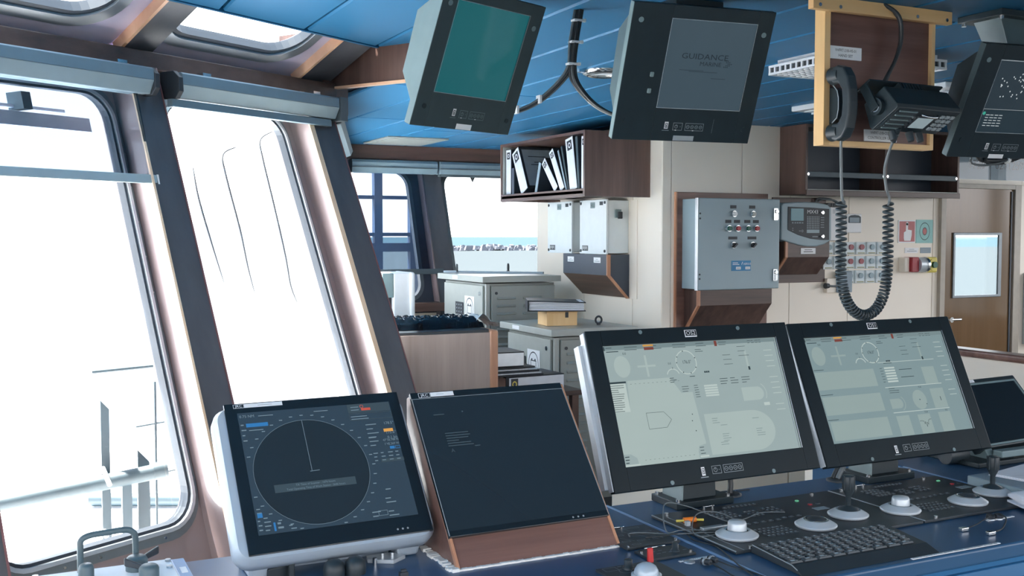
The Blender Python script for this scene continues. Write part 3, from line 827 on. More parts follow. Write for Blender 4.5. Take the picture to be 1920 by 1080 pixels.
# ------------------------------------------------------------------ overhead displays
M['sc_teal'] = em('teal_idle_screen', (22, 90, 96), 1.0, rough=.12, spec=.5)
M['sc_grey'] = em('grey_blue_idle_screen', (60, 76, 86), 1.0, rough=.2, spec=.3)
M['sc_dark'] = em('dark_chart_screen', (40, 52, 60), 1.0, rough=.2, spec=.3)
M['sc_dark2'] = em('darker_chart_screen', (34, 48, 56), 1.0, rough=.2, spec=.3)
M['sc_line'] = em('screen_pale_print', (196, 206, 210), 1.0)
M['sc_ink'] = em('screen_dark_print', (30, 38, 46), 1.0)
M['sc_green'] = em('screen_green_mark', (60, 160, 140), 1.0)

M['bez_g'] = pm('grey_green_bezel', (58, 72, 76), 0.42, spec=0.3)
def control_row(o, x, z, s=1.0, mat=None):
    """maker's badge, power key and four round keys printed on a bezel; x, z = left end of the power key"""
    y = -.0016
    mat = mat or M['key']
    b = MB().use(M['white']).rect(x - .030 * s, x - .017 * s, z + .004, z + .026, y)
    b.use(M['black']).frame(x - .0275 * s, x - .0195 * s, z + .007, z + .013, .002, y - .0004).frame(x - .0275 * s, x - .0195 * s, z + .014, z + .022, .002, y - .0004)
    b.use(mat).rect(x - .036, x - .012, z - .002, z - .0005, y)
    b.build('badge', None, o, world=False)
    b = MB().use(mat).frame(x, x + .032, z, z + .024, .0012, y).frame(x + .042, x + .106, z, z + .024, .0012, y)
    for i in range(4):
        b.ringf(x + .0515 + .0148 * i, z + .012, .0044, .0056, y, 20)
        b.rect(x + .0493 + .0148 * i, x + .0537 + .0148 * i, z + .0113, z + .0127, y)
    b.ringf(x + .011, z + .012, .0044, .0056, y, 20).rect(x + .0103, x + .0117, z + .012, z + .018, y).rect(x + .024, x + .026, z + .011, z + .013, y)
    b.use(M['white']).rect(x + .008, x + .013, z - .0005, z + .0018, y - .0004).rect(x + .068, x + .073, z - .0005, z + .0018, y - .0004)
    b.build('key_legend', None, o, world=False)

def overhead(name, label, c, yaw, tilt, w, h, scr, plate, side):
    """panel display leaning forward from a ceiling column; local x right, z up the face, -y out of the face"""
    o = thing(name, label, 'display', c, (-tilt, 0, yaw), group='displays hung from the ceiling')
    x0, x1, z0, z1 = scr
    b = MB().box(-w / 2, x0, 0, .022, 0, h).box(x1, w / 2, 0, .022, 0, h).box(x0, x1, 0, .022, 0, z0).box(x0, x1, 0, .022, z1, h)
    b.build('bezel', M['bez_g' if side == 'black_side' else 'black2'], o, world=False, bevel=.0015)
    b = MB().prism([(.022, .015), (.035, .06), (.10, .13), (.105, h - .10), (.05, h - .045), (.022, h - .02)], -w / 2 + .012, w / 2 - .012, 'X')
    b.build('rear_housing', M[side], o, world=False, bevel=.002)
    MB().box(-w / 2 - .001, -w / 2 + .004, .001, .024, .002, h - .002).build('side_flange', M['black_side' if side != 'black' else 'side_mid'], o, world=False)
    MB().frame(x0, x1, z0, z1, .0018, -.0006).build('screen_bead', M['key'], o, world=False)
    for x, z in ((-w / 2 + .03, h - .05), (w / 2 - .028, h - .07), (-w / 2 + .035, .06), (w / 2 - .028, .045)):
        MB().cyl((x, -.002, z), (x, .001, z), .008, n=12).build('screw_cap', M['black_side'] if z > .1 else M['black2'], o, world=False)
    # column down from the ceiling plate to the back of the housing
    px, py, r = plate
    top = WM[o.name] @ Vector((0, .06, h - .12))
    b = MB().hexa([(top.x - r * .8, top.y - r * .6, top.z), (top.x + r * .8, top.y - r * .6, top.z), (top.x + r * .8, top.y + r * .6, top.z), (top.x - r * .8, top.y + r * .6, top.z)],
                  [(px - r, py - r * .9, CEIL - .02), (px + r, py - r * .9, CEIL - .02), (px + r, py + r * .9, CEIL - .02), (px - r, py + r * .9, CEIL - .02)])
    b.build('column', M['side_mid'], o, bevel=.002)
    MB().box(px - r * 1.6, px + r * 1.6, py - r * 1.5, py + r * 1.5, CEIL - .022, CEIL - .001).build('ceiling_plate', M['black2'], o, bevel=.002)
    for sx in (-1, 1):
        for sy in (-1, 1):
            MB().cyl((px + sx * r * 1.35, py + sy * r * 1.25, CEIL - .032), (px + sx * r * 1.35, py + sy * r * 1.25, CEIL - .02), .008, n=8).build('bolt', M['chrome'], o)
    return o

# left one, teal screen
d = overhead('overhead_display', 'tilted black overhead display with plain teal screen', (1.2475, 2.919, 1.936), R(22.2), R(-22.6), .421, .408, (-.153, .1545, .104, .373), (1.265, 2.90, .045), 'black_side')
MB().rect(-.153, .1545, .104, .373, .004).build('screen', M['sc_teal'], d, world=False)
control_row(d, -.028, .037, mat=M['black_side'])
MB().box(-.027, .037, -.001, 0, .002, .019).build('name_label', M['white'], d, world=False)
# middle one
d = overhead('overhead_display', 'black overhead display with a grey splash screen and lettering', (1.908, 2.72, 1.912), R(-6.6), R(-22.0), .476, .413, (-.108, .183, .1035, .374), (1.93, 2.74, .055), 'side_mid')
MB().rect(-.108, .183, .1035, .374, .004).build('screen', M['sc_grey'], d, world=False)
b = MB().use(M['sc_ink']).text('GUIDANCE', -.054, .2575, .0165, .0025, wx=1.32).text('MARINE', .086, .238, .0125, .0025, 'R', wx=1.15)
for i in range(5):
    for j in range(3):
        k = abs(i - 2)
        b.disc(.0975 + (2 - k) * .0062 + j * .0055, .2475 + (i - 2) * .0048 , .0018, y=.0025, n=8)
for z, a, c in ((.222, -.052, .03), (.2185, -.02, .078), (.2, .06, .11)):
    b.rect(a, c, z, z + .0012, .0028)
b.build('splash_lettering', None, d, world=False)
control_row(d, -.040, .0355)
MB().box(-.032, .039, -.001, 0, .003, .0185).use(M['key']).rect(-.006, .010, .009, .012, -.0013).build('name_label', M['white'], d, world=False)
for z in (.205, .155):
    MB().box(-.150, -.137, -.006, 0, z - .0075, z + .0075).build('push_key', M['black_side'], d, world=False, bevel=.003)
MB().rect(.098, .0985, .03, .075, -.001).build('panel_seam', M['key'], d, world=False)
# right one
d = overhead('overhead_display', 'black overhead display with dark scatter plot screen by the radio', (2.993, 2.436, 1.876), R(-6.7), R(-26.0), .45, .375, (-.146, .17, .087, .329), (2.95, 2.42, .058), 'black')
MB().rect(-.146, .17, .164, .329, .004).build('screen', M['sc_dark'], d, world=False)
MB().rect(-.146, .17, .087, .163, .0041).build('lower_screen', M['sc_dark2'], d, world=False)
b = MB().use(M['sc_line'])
random.seed(11)
for i in range(34):
    a = random.uniform(0, 2 * PI); rr = random.uniform(.02, .062)
    b.disc(-.055 + rr * math.cos(a) * 1.1, .247 + rr * math.sin(a), .0022, .0026, .003, 8)
b.frame(-.145, .16, .165, .326, .0008, .003)
for i in range(5):
    for j in range(4):
        b.rect(-.125 + j * .018, -.113 + j * .018 + random.uniform(0, .004), .145 - i * .009, .147 - i * .009, .003)
b.use(M['sc_green']).disc(-.134, .151, .0058, y=.003, n=14)
b.build('plot_print', None, d, world=False)
control_row(d, -.055, .026)
MB().box(-.056, .004, -.001, 0, -.0005, .0135).build('name_label', M['white'], d, world=False)

# cable bundles between the displays
o = thing('cable_bundle', 'bundle of grey and black cables hanging between overhead displays', 'cable', (1.66, 2.95, CEIL))
pl = [(1.669, 2.95, CEIL + .01), (1.66, 2.95, 2.302), (1.648, 2.95, 2.234), (1.641, 2.95, 2.160)]
lf = [(1.641, 2.95, 2.160), (1.613, 2.97, 2.108), (1.557, 3.01, 2.05), (1.491, 3.05, 2.017), (1.42, 3.12, 2.012)]
rg = [(1.643, 2.95, 2.160), (1.652, 2.94, 2.10), (1.70, 2.90, 2.03), (1.77, 2.84, 1.985), (1.83, 2.80, 1.96)]
for i, (dx, dy, mt) in enumerate(((0, 0, 'cable'), (.009, .004, 'cable_g'), (-.008, .005, 'cable_g'), (.004, -.008, 'cable'), (.014, -.004, 'cable'))):
    tail = lf if i < 3 else rg
    tail2 = rg if i < 3 else lf
    MB().tube([(p[0] + dx, p[1] + dy, p[2]) for p in bez(pl + tail[1:], 6)], .0048, 6).build('cable', M[mt], o)
    if i in (0, 2):
        MB().tube([(p[0] + dx * .8, p[1] + dy, p[2] + .004 * i) for p in bez(rg, 6)], .0052, 6).build('cable', M['cable' if i else 'cable_g'], o)
for (x, y, z) in ((1.661, 2.95, 2.305), (1.651, 2.95, 2.236), (1.642, 2.95, 2.166)):
    MB().box(x - .014, x + .020, y - .014, y + .012, z - .0035, z + .0035).box(x + .018, x + .028, y - .016, y - .006, z - .005, z + .005).build('cable_tie', M['cable_w'], o, bevel=.001)
for (x, y, z) in ((1.557, 3.008, 2.055), (1.494, 3.046, 2.022)):
    MB().box(x - .004, x + .004, y - .014, y + .014, z - .012, z + .014).build('cable_tie', M['cable_w'], o, bevel=.001)
o = thing('cable_loop', 'dark and pale cables looping under the right overhead display', 'cable', (3.1, 2.62, 1.9))
MB().tube(bez([(2.97, 2.52, 1.93), (3.0, 2.56, 1.895), (3.05, 2.6, 1.872), (3.14, 2.62, 1.868), (3.22, 2.6, 1.885), (3.26, 2.55, 1.93)]), .004, 6).build('cable', M['cable_g'], o)
MB().tube(bez([(3.04, 2.5, 1.95), (3.06, 2.58, 1.9), (3.14, 2.62, 1.885), (3.24, 2.60, 1.892), (3.34, 2.54, 1.93)]), .009, 6).build('cable', M['cable'], o)
MB().tube(bez([(3.07, 2.5, 1.95), (3.09, 2.57, 1.905), (3.15, 2.62, 1.877), (3.24, 2.61, 1.882), (3.30, 2.54, 1.92)]), .006, 6).build('cable', M['cable'], o)
MB().cyl((3.225, 2.602, 1.888), (3.235, 2.602, 1.888), .014, n=10).build('cable_tie', M['cable_w'], o)

# ------------------------------------------------------------------ telephone board
o = thing('telephone_board', 'dark plywood board with pine edges hung from ceiling, carrying handset and radio', 'board', (2.49, 2.5, 1.9))
MB().box(2.285, 2.712, 2.492, 2.512, 1.912, 2.335).build('backing', M['ply'], o)
for a in ((2.262, 2.285, 1.896, 2.335), (2.712, 2.727, 1.896, 2.335)):
    MB().box(a[0], a[1], 2.478, 2.522, a[2], a[3]).build('side_strip', M['pine'], o, bevel=.001)
MB().box(2.2852, 2.7118, 2.478, 2.522, 1.896, 1.912).build('bottom_strip', M['pine_x'], o, bevel=.001)
MB().box(2.195, 2.775, 2.455, 2.478, 2.30, CEIL).build('hanging_batten', M['pine_x'], o, bevel=.001)
for x in (2.22, 2.30, 2.62, 2.75):
    MB().cyl((x, 2.452, 2.312), (x, 2.456, 2.312), .006, n=8).build('screw', M['chrome'], o)
for a, l1, l2 in (((2.289, 2.42, 2.163, 2.202), 'VHFRT-21B-HS-01', 'HAND SET'), ((2.438, 2.575, 1.916, 1.952), 'VHFRT-21B-CU-01', 'CONTROLLER UNIT')):
    cx = (a[0] + a[1]) / 2
    MB().use(M['white']).box(a[0], a[1], 2.487, 2.4915, a[2], a[3]).use(M['black']).text(l1, cx, a[2] + .023, .0085, 2.4865, 'C', .92).text(l2, cx, a[2] + .007, .0085, 2.4865, 'C', 1.0).build('label_plate', None, o)
# handset on its cradle
o = thing('telephone_handset', 'black telephone handset in a cradle on the plywood board', 'telephone', (2.281, 2.45, 1.91))
HX = 2.281
outer = [(2.448, 2.126), (2.425, 2.131), (2.400, 2.122), (2.382, 2.095), (2.373, 2.055), (2.371, 2.017), (2.373, 1.979), (2.382, 1.940), (2.400, 1.913), (2.425, 1.904), (2.448, 1.909)]
inner = [(2.448, 1.955), (2.420, 1.958), (2.406, 1.978), (2.402, 2.017), (2.406, 2.056), (2.420, 2.076), (2.448, 2.079)]
MB().prism(outer + inner, HX - .019, HX + .019, 'X').build('grip', M['black'], o, bevel=.007, seg=3)
for z, nm in ((2.103, 'earpiece'), (1.932, 'mouthpiece')):
    MB().cyl((HX, 2.425, z), (HX, 2.462, z), .0235, .027, 20).build(nm, M['black'], o, bevel=.004)
MB().prism([(2.466, 1.965), (2.446, 1.972), (2.440, 2.0), (2.440, 2.035), (2.446, 2.06), (2.466, 2.07), (2.492, 2.07), (2.492, 1.96)], HX + .004, HX + .034, 'X').build('cradle', M['black2'], o, bevel=.002)
MB().tube([(HX + .002, 2.462, 2.076), (HX + .002, 2.444, 2.058), (HX + .002, 2.438, 2.035), (HX + .002, 2.438, 2.0), (HX + .002, 2.444, 1.976), (HX + .002, 2.464, 1.962)], .002, 5).build('cradle_rim', M['key'], o)
# radio controller
rc = (2.491, 2.372, 1.937); ry, rt = R(3.9), R(57.9)
o = thing('radio_controller', 'black radio controller with keypad and speaker slots tilted off plywood board', 'radio', rc, (rt, 0, ry))
w2 = .142
b = MB().prism([(0, -.004), (0, .104), (.012, .11), (.085, .098), (.085, .01), (.012, -.008)], -w2, w2, 'X')
b.build('case', M['black2'], o, world=False, bevel=.003)
for i in range(9):
    MB().box(-.122, -.045, -.004, .0, .012 + i * .0098, .0165 + i * .0098).build('speaker_slat', M['black_side'] if i % 2 == 0 else M['keycap'], o, world=False)
MB().box(-.135, -.035, -.0015, .0, .004, .104).build('speaker_panel', M['black'], o, world=False)
MB().box(-.028, .058, -.004, 0, .02, .078).build('display_frame', M['cap_d'], o, world=False, bevel=.002)
MB().rect(-.020, .050, .024, .072, -.0045).build('screen', em('grey_lcd', (128, 144, 150), 1.0), o, world=False)
MB().tube(bez([(-.02, -.004, .086), (-.005, -.014, .090), (.035, -.014, .090), (.052, -.004, .086)]), .0035, 6).build('screen_hood', M['chrome'], o, world=False)
for i in range(4):
    for j in range(3):
        MB().box(.072 + j * .022, .088 + j * .022, -.005, 0, .018 + i * .019, .030 + i * .019).use(M['key']).rect(.078 + j * .022, .081 + j * .022, .0235 + i * .019, .0255 + i * .019, -.0053).build('keypad_key', M['keycap'], o, world=False, bevel=.0012)
for i in range(3):
    MB().box(-.041, -.032, -.005, 0, .03 + i * .018, .04 + i * .018).build('side_key', M['keycap'], o, world=False, bevel=.001)
for x in (-.058, .02, .062):
    MB().cyl((x, 0, -.004), (x, -.028, -.010), .0125, .010, 14).build('knob', M['black'], o, world=False)
for s_ in (-1, 1):
    MB().cyl((s_ * w2, .045, .05), (s_ * (w2 + .016), .045, .05), .026, n=20).build('side_knob', M['black2'], o, world=False)
kr = MB().ringf(0, 0, .014, .0165, 0, 24).build('knob_ring', M['silver'], o, world=False)
kr.location = (-(w2 + .0165), .045, .05); kr.rotation_euler = (0, 0, R(-90))
for i in range(8):
    MB().box(-.06 + i * .013, -.053 + i * .013, .085, .108, .02, .095).build('cooling_fin', M['black2'], o, world=False)
MB().box(-w2 - .022, -w2 - .016, .035, .125, .035, .065).box(-w2 - .022, w2 + .022, .119, .125, .02, .08).box(w2 + .016, w2 + .022, .035, .125, .035, .065).build('trunnion', M['black2'], o, world=False, bevel=.001)
o = thing('radio_cable', 'black cables dropping from the ceiling down to the radio', 'cable', (2.48, 2.44, CEIL))
MB().tube(bez([(2.479, 2.46, CEIL), (2.525, 2.44, 2.303), (2.538, 2.44, 2.238), (2.517, 2.44, 2.17), (2.468, 2.44, 2.093), (2.452, 2.44, 2.05), (2.437, 2.44, 2.0), (2.432, 2.43, 1.985)]), .0065, 8).build('cable', M['cable'], o)
MB().tube(bez([(2.492, 2.47, CEIL), (2.533, 2.45, 2.30), (2.544, 2.45, 2.235), (2.523, 2.45, 2.165), (2.484, 2.45, 2.093), (2.492, 2.45, 2.05), (2.505, 2.45, 2.02)]), .0055, 8).build('cable', M['cable'], o)
MB().cyl((2.437, 2.44, 2.005), (2.431, 2.435, 1.975), .010, n=12).build('plug', M['chrome'], o)
MB().cyl((2.49, 2.45, 2.06), (2.512, 2.45, 2.01), .013, .018, n=12).build('strain_relief', M['cable'], o)
# coiled cord
o = thing('coiled_cord', 'dark coiled telephone cord hanging in a long loop below board', 'cord', (2.39, 2.43, 1.36))
MB().tube(bez([(2.284, 2.425, 1.908), (2.288, 2.43, 1.88), (2.292, 2.43, 1.78), (2.296, 2.43, 1.735), (2.306, 2.43, 1.715)]), .0042, 8).build('straight_lead', M['cable_g'], o)
MB().tube(bez([(2.448, 2.36, 1.925), (2.465, 2.40, 1.90), (2.468, 2.43, 1.83), (2.475, 2.43, 1.77), (2.490, 2.43, 1.735), (2.486, 2.43, 1.712)]), .0042, 8).build('straight_lead', M['cable_g'], o)
MB().cyl((2.443, 2.355, 1.945), (2.456, 2.385, 1.905), .010, .007, n=10).build('strain_relief', M['black'], o)
path = bez([(2.293, 2.43, 1.722), (2.294, 2.43, 1.66), (2.295, 2.43, 1.60), (2.295, 2.43, 1.53), (2.300, 2.43, 1.48), (2.318, 2.43, 1.425), (2.352, 2.43, 1.386), (2.396, 2.43, 1.372), (2.440, 2.43, 1.388), (2.470, 2.43, 1.43), (2.483, 2.43, 1.48), (2.487, 2.43, 1.53), (2.487, 2.43, 1.60), (2.486, 2.43, 1.66), (2.485, 2.43, 1.722)], 10)
L = [0.0]
for a, c in zip(path[:-1], path[1:]):
    L.append(L[-1] + (c - a).length)
tot = L[-1]
def pat(d):
    d = min(max(d, 0), tot - 1e-6)
    for i in range(len(L) - 1):
        if L[i] <= d <= L[i + 1]:
            t = (d - L[i]) / (L[i + 1] - L[i])
            return path[i].lerp(path[i + 1], t), (path[i + 1] - path[i]).normalized()
pts = []; ph = 0.0; dd = 0.0
while dd < tot:
    p, tg = pat(dd)
    e = min(dd, tot - dd)
    pitch = .0165 if e < .14 else (.0165 - (.0165 - .0112) * min(1, (e - .14) / .12))
    y_ = Vector((0, 1, 0)); n_ = tg.cross(y_).normalized()
    rad = .0142
    pts.append(p + n_ * rad * math.cos(ph) + y_ * rad * math.sin(ph))
    ph += 2 * PI / 12; dd += pitch / 12
MB().tube(pts, .0040, 6).build('coil', M['cord'], o)
# ------------------------------------------------------------------ back wall fittings
def slope_box(o, x0, x1, yw, yf, zt, zk, zb, names=('front_panel', 'sloping_panel')):
    """wooden cable box below an enclosure: upright front, then a slope back to the wall"""
    MB().box(x0, x1, yf, yf + .012, zk, zt).build(names[0], M['lam_s'], o)
    MB().hexa([(x0, yw - .012, zb), (x1, yw - .012, zb), (x1, yw, zb), (x0, yw, zb)], [(x0, yf, zk), (x1, yf, zk), (x1, yf + .012, zk), (x0, yf + .012, zk)]).build(names[1], M['lam'], o)
    for x in (x0, x1):
        MB().prism([(yw, zb), (yf + .004, zk), (yf + .004, zt), (yw, zt)], x - .006, x + .006, 'X').build('cheek', M['lam'], o)
    MB().hexa([(x0 - .008, yf - .002, zk), (x0 + .012, yf - .002, zk), (x0 + .012, yf + .012, zk), (x0 - .008, yf + .012, zk)], [(x0 - .008, yf - .002, zt), (x0 + .012, yf - .002, zt), (x0 + .012, yf + .012, zt), (x0 - .008, yf + .012, zt)]).build('edge_strip', M['edge'], o)
    MB().hexa([(x0 - .008, yw - .014, zb), (x0 + .012, yw - .014, zb), (x0 + .012, yw, zb), (x0 - .008, yw, zb)], [(x0 - .008, yf - .002, zk), (x0 + .012, yf - .002, zk), (x0 + .012, yf + .012, zk), (x0 - .008, yf + .012, zk)]).build('edge_strip', M['edge'], o)

# big enclosure
o = thing('backing_board', 'brown wooden board behind the big grey electrical enclosure', 'board', (4.19, W, 1.0))
MB().box(3.825, 4.56, W - .014, W, 0.98, 1.893).build('board', M['lam_red'], o, bevel=.002)
MB().box(3.822, 3.832, W - .018, W, 0.98, 1.893).build('edge_strip', M['edge'], o)
o = thing('cable_box', 'dark wooden sloping box below the big grey electrical enclosure', 'box', (4.17, W, 1.02))
slope_box(o, 3.90, 4.475, W - .014, 5.36, 1.274, 1.178, 1.02)
o = thing('electrical_enclosure', 'large blue-grey steel enclosure with lamps, push buttons and two latches', 'enclosure', (4.19, W - .014, 1.28))
F = 5.338
MB().box(3.874, 4.510, F + .018, W - .014, 1.282, 1.848).build('body', M['ebox'], o, bevel=.004)
MB().box(3.878, 4.518, F, F + .016, 1.276, 1.852).build('door', M['ebox'], o, bevel=.006)
MB().box(3.868, 3.876, F + .002, F + .022, 1.276, 1.852).build('door_edge', M['silver'], o)
for z in (1.755, 1.724, 1.375, 1.348):
    MB().cyl((3.889, F - .003, z), (3.889, F, z), .006, n=8).build('hinge_screw', M['black'], o)
XE = lambda px: 3.874 + (px - 1309) * .642 / 151
ZE = lambda py: 1.848 - (py - 373.5) * .571 / 168
def ebut(px, py, col, lab_w):
    x, z = XE(px), ZE(py)
    MB().cyl((x, F, z), (x, F - .016, z), .0215, .0195, 18).build('button_ring', M['chrome'], o)
    MB().cyl((x, F - .016, z), (x, F - .026, z), .0165, .0145, 18).build('push_button', col, o)
    MB().box(x - lab_w / 2, x + lab_w / 2, F - .003, F, z + .034, z + .054).build('name_plate', M['cap_d'], o)
ebut(1372.5, 401, M['white'], .045); ebut(1407.5, 401, M['cab_l'], .045)
for px, c in ((1363.5, 'green_d'), (1379.5, 'red_d'), (1398.5, 'green_d'), (1414.5, 'red_d')):
    ebut(px, 428, M[c], .045)
for px in (1372, 1407.5):
    x, z = XE(px), ZE(459)
    MB().cyl((x, F, z), (x, F - .014, z), .0215, .020, 18).build('switch_ring', M['chrome'], o)
    MB().cyl((x, F - .014, z), (x, F - .020, z), .016, n=18).hexa([(x - .018, F - .034, z - .014), (x - .008, F - .034, z - .018), (x + .018, F - .034, z + .006), (x + .010, F - .034, z + .014)][::1], [(x - .018, F - .018, z - .014), (x - .008, F - .018, z - .018), (x + .018, F - .018, z + .006), (x + .010, F - .018, z + .014)]).build('rotary_switch', M['cap_d'], o)
    MB().box(x - .034, x + .034, F - .003, F, z + .036, z + .054).build('name_plate', M['cap_d'], o)
xa, xb, za, zb = XE(1370), XE(1405.5), ZE(507), ZE(488)
MB().use(M['blue_lab']).box(xa, xb, F - .003, F, za, zb).use(M['white']).rect(xa + .034, xa + .072, za + .009, za + .026, F - .0035).rect(xa + .108, xb - .005, za + .009, za + .026, F - .0035)\
    .text('AERIUS', xa + .092, zb - .027, .013, F - .0035).line((xa + .078, zb - .026), (xa + .086, zb - .008), .004, F - .0035).rect(xa + .008, xa + .05, zb - .016, zb - .012, F - .0035).rect(xa + .008, xa + .06, zb - .026, zb - .022, F - .0035)\
    .use(M['key']).rect(xa + .038, xa + .066, za + .015, za + .019, F - .004).rect(xa + .112, xb - .01, za + .015, za + .019, F - .004).build('nameplate', None, o)
for py in (401, 516):
    x, z = XE(1451), ZE(py)
    MB().box(x - .016, x + .016, F - .012, F, z - .04, z + .04).cyl((x + .004, F - .012, z + .018), (x + .004, F - .020, z + .018), .012, n=12).box(x - .004, x + .012, F - .022, F - .010, z - .034, z + .004).build('latch', M['chrome'], o, bevel=.002)

# gas panel
o = thing('backing_board', 'dark wooden board behind the gas detection panel', 'board', (4.83, W, 1.3))
MB().box(4.60, 5.06, W - .012, W, 1.30, 1.872).build('board', M['lam_s'], o, bevel=.002)
o = thing('cable_box', 'dark wooden sloping box below the gas detection panel', 'box', (4.79, W, 1.34))
slope_box(o, 4.615, 4.98, W - .012, 5.385, 1.60, 1.475, 1.355)
MB().use(M['white']).box(4.735, 4.86, 5.3815, 5.3845, 1.496, 1.535).use(M['black']).rect(4.765, 4.83, 1.521, 1.525, 5.381).rect(4.758, 4.838, 1.508, 1.513, 5.381).build('label_plate', None, o)
o = thing('gas_detection_panel', 'grey wall panel with dark curved face, small screen and label MX43', 'panel', (4.78, W - .012, 1.54))
G = 5.372
low = [(4.99, 1.588), (4.93, 1.560), (4.86, 1.545), (4.79, 1.545), (4.72, 1.553), (4.64, 1.570), (4.56, 1.590)]
MB().prism(low[::-1] + [(4.985, 1.80), (4.95, 1.825), (4.86, 1.838), (4.76, 1.84), (4.66, 1.836), (4.575, 1.828), (4.56, 1.81)], G, W - .012).build('case', M['ebox'], o, bevel=.008)
fc = [(4.612, 1.655), (4.70, 1.622), (4.80, 1.598), (4.90, 1.588), (4.965, 1.588), (4.962, 1.795), (4.79, 1.803), (4.612, 1.806)]
MB().prism(fc, G - .004, G + .002).build('face_plate', M['cap_d'], o, bevel=.001)
MB().box(4.635, 4.74, G - .006, G - .003, 1.715, 1.795).use(em('teal_lcd', (64, 98, 108), .9)).rect(4.638, 4.737, 1.718, 1.792, G - .0065).build('screen', M['black'], o)
for i in range(5):
    MB().box(4.642 + .0205 * i, 4.656 + .0205 * i, G - .007, G - .003, 1.697, 1.706).build('soft_key', M['key'], o)
b = MB().use(M['white']).text('MX43', 4.770, 1.763, .024, G - .0045, wx=1.12).use(M['key'])
for i in range(8):
    b.rect(4.772 + .0138 * i, 4.7785 + .0138 * i, 1.662, 1.745, G - .0045)
b.use(M['cap_d'])
for i in range(5):
    b.rect(4.768, 4.885, 1.675 + .0145 * i, 1.678 + .0145 * i, G - .005)
b.use(M['ebox']).rect(4.770, 4.878, 1.635, 1.657, G - .0045).use(M['key']).rect(4.818, 4.866, 1.607, 1.614, G - .0045)
for i in range(5):
    b.rect(4.888, 4.918, 1.735 - i * .016, 1.739 - i * .016, G - .0045)
b.ringf(4.733, 1.648, .005, .008, G - .0045, 16).rect(4.704, 4.72, 1.646, 1.650, G - .0045).disc(4.652, 1.665, .004, y=G - .0045, n=8).disc(4.652, 1.652, .004, y=G - .0045, n=8)
b.build('face_print', None, o)
for x, z in ((4.902, 1.770), (4.906, 1.612)):
    MB().cyl((x, G - .004, z), (x, G - .012, z), .011, n=16).box(x - .022, x - .006, G - .018, G - .010, z - .004, z + .004).build('key_switch', M['chrome'], o)
o = thing('junction_box', 'small white box with black terminals beside gas detection panel', 'box', (5.11, W, 1.58))
MB().box(5.055, 5.20, W - .05, W, 1.583, 1.812).build('case', M['white_paint'], o, bevel=.004)
MB().box(5.03, 5.056, W - .06, W, 1.585, 1.835).build('side_strip', M['black'], o)
for i in range(6):
    MB().box(5.05 + i * .021, 5.066 + i * .021, W - .055, W - .005, 1.815, 1.838).build('terminal', M['black'], o)
MB().tube(bez([(4.95, W - .03, 1.845), (4.97, W - .04, 1.868), (5.06, W - .05, 1.865), (5.13, W - .04, 1.84)]), .006, 6).tube(bez([(4.97, W - .03, 1.845), (5.0, W - .045, 1.862), (5.09, W - .05, 1.858), (5.15, W - .04, 1.84)]), .006, 6).build('lead', M['cable_g'], o)
for i in range(4):
    MB().rect(5.085, 5.11, 1.77 + .007 * i, 1.773 + .007 * i, W - .0505).build('vent_mark', M['key'], o)
o = thing('thermostat', 'small cream thermostat with a grey display on back wall', 'thermostat', (5.30, W, 1.637))
MB().box(5.238, 5.372, W - .028, W, 1.637, 1.768).build('case', M['white_paint'], o, bevel=.005)
MB().prism([(5.25, 1.705), (5.36, 1.705), (5.36, 1.747), (5.34, 1.757), (5.305, 1.760), (5.27, 1.757), (5.25, 1.747)], W - .031, W - .026).build('display_surround', M['out_steel'], o)
MB().box(5.256, 5.345, W - .034, W - .030, 1.709, 1.742).build('screen', M['folder'], o)

# push button stations
rows = [(1.486, 1.573), (1.386, 1.476), (1.285, 1.376)]
n = 0
for r_, (z0, z1) in enumerate(rows):
    for c_ in range(6):
        x0 = 5.036 + (c_ * .0975) - r_ * .003 + (.002 if c_ > 1 else 0)
        if r_ == 2 and c_ < 2:
            continue
        x1 = x0 + .090
        red = r_ < 2 and c_ in (2, 3, 4 - 1)
        red = r_ < 2 and c_ in (2, 3)
        xo = x0 + (0.0 if c_ < 2 else 0)
        row = ['top', 'middle', 'bottom'][r_]
        lab = {2: 'first', 3: 'second', 4: 'third', 0: 'fourth', 1: 'fifth', 5: 'last'}
        o = thing('push_button_station', ('small grey push button box with red button, %s row, grid column %s counted from left' if red else 'small grey push button box under clear cover, %s row, grid column %s counted from left') % (row, ['one', 'two', 'three', 'four', 'five', 'six'][c_]), 'button', ((x0 + x1) / 2, W, z0), group='push button boxes on the back wall')
        MB().box(x0 + .003, x1 - .003, W - .022, W, z0, z1).build('box', M['wbox'], o, bevel=.004)
        cx, cz = (x0 + x1) / 2 + .002, (z0 + z1) / 2 + .008
        MB().cyl((cx, W - .022, cz), (cx, W - .034, cz), .019, n=18).build('push_button', M['red_d'] if red else M['ebox'], o, bevel=.002)
        MB().box(x0 + .016, x1 - .012, W - .024, W - .021, z0 + .006, z0 + .014).build('legend_strip', M['legend'], o)
        MB().box(x1 - .016, x1 - .006, W - .050, W - .022, z0 + .03, z1 - .006).build('cover_hinge', M['crystal'], o, bevel=.002)
        MB().rect(x0 + .006, x1 - .010, z0 + .018, z1 - .006, W - .045).build('clear_cover', M['crystal'], o)
o = thing('key_switch_box', 'low grey switch box with a plug, behind the coiled cord', 'switch', (5.19, W, 1.225))
MB().box(5.06, 5.19, W - .035, W, 1.225, 1.325).build('box', M['cream'], o, bevel=.004)
MB().box(5.14, 5.275, W - .05, W - .03, 1.225, 1.372).build('plate', M['folder'], o, bevel=.006)
MB().cyl((5.045, W - .05, 1.275), (5.16, W - .05, 1.268), .007, n=8).build('plug_lead', M['cable_g'], o)
MB().cyl((5.03, W - .05, 1.275), (5.06, W - .05, 1.275), .02, .016, n=12).build('plug', M['cap_d'], o)

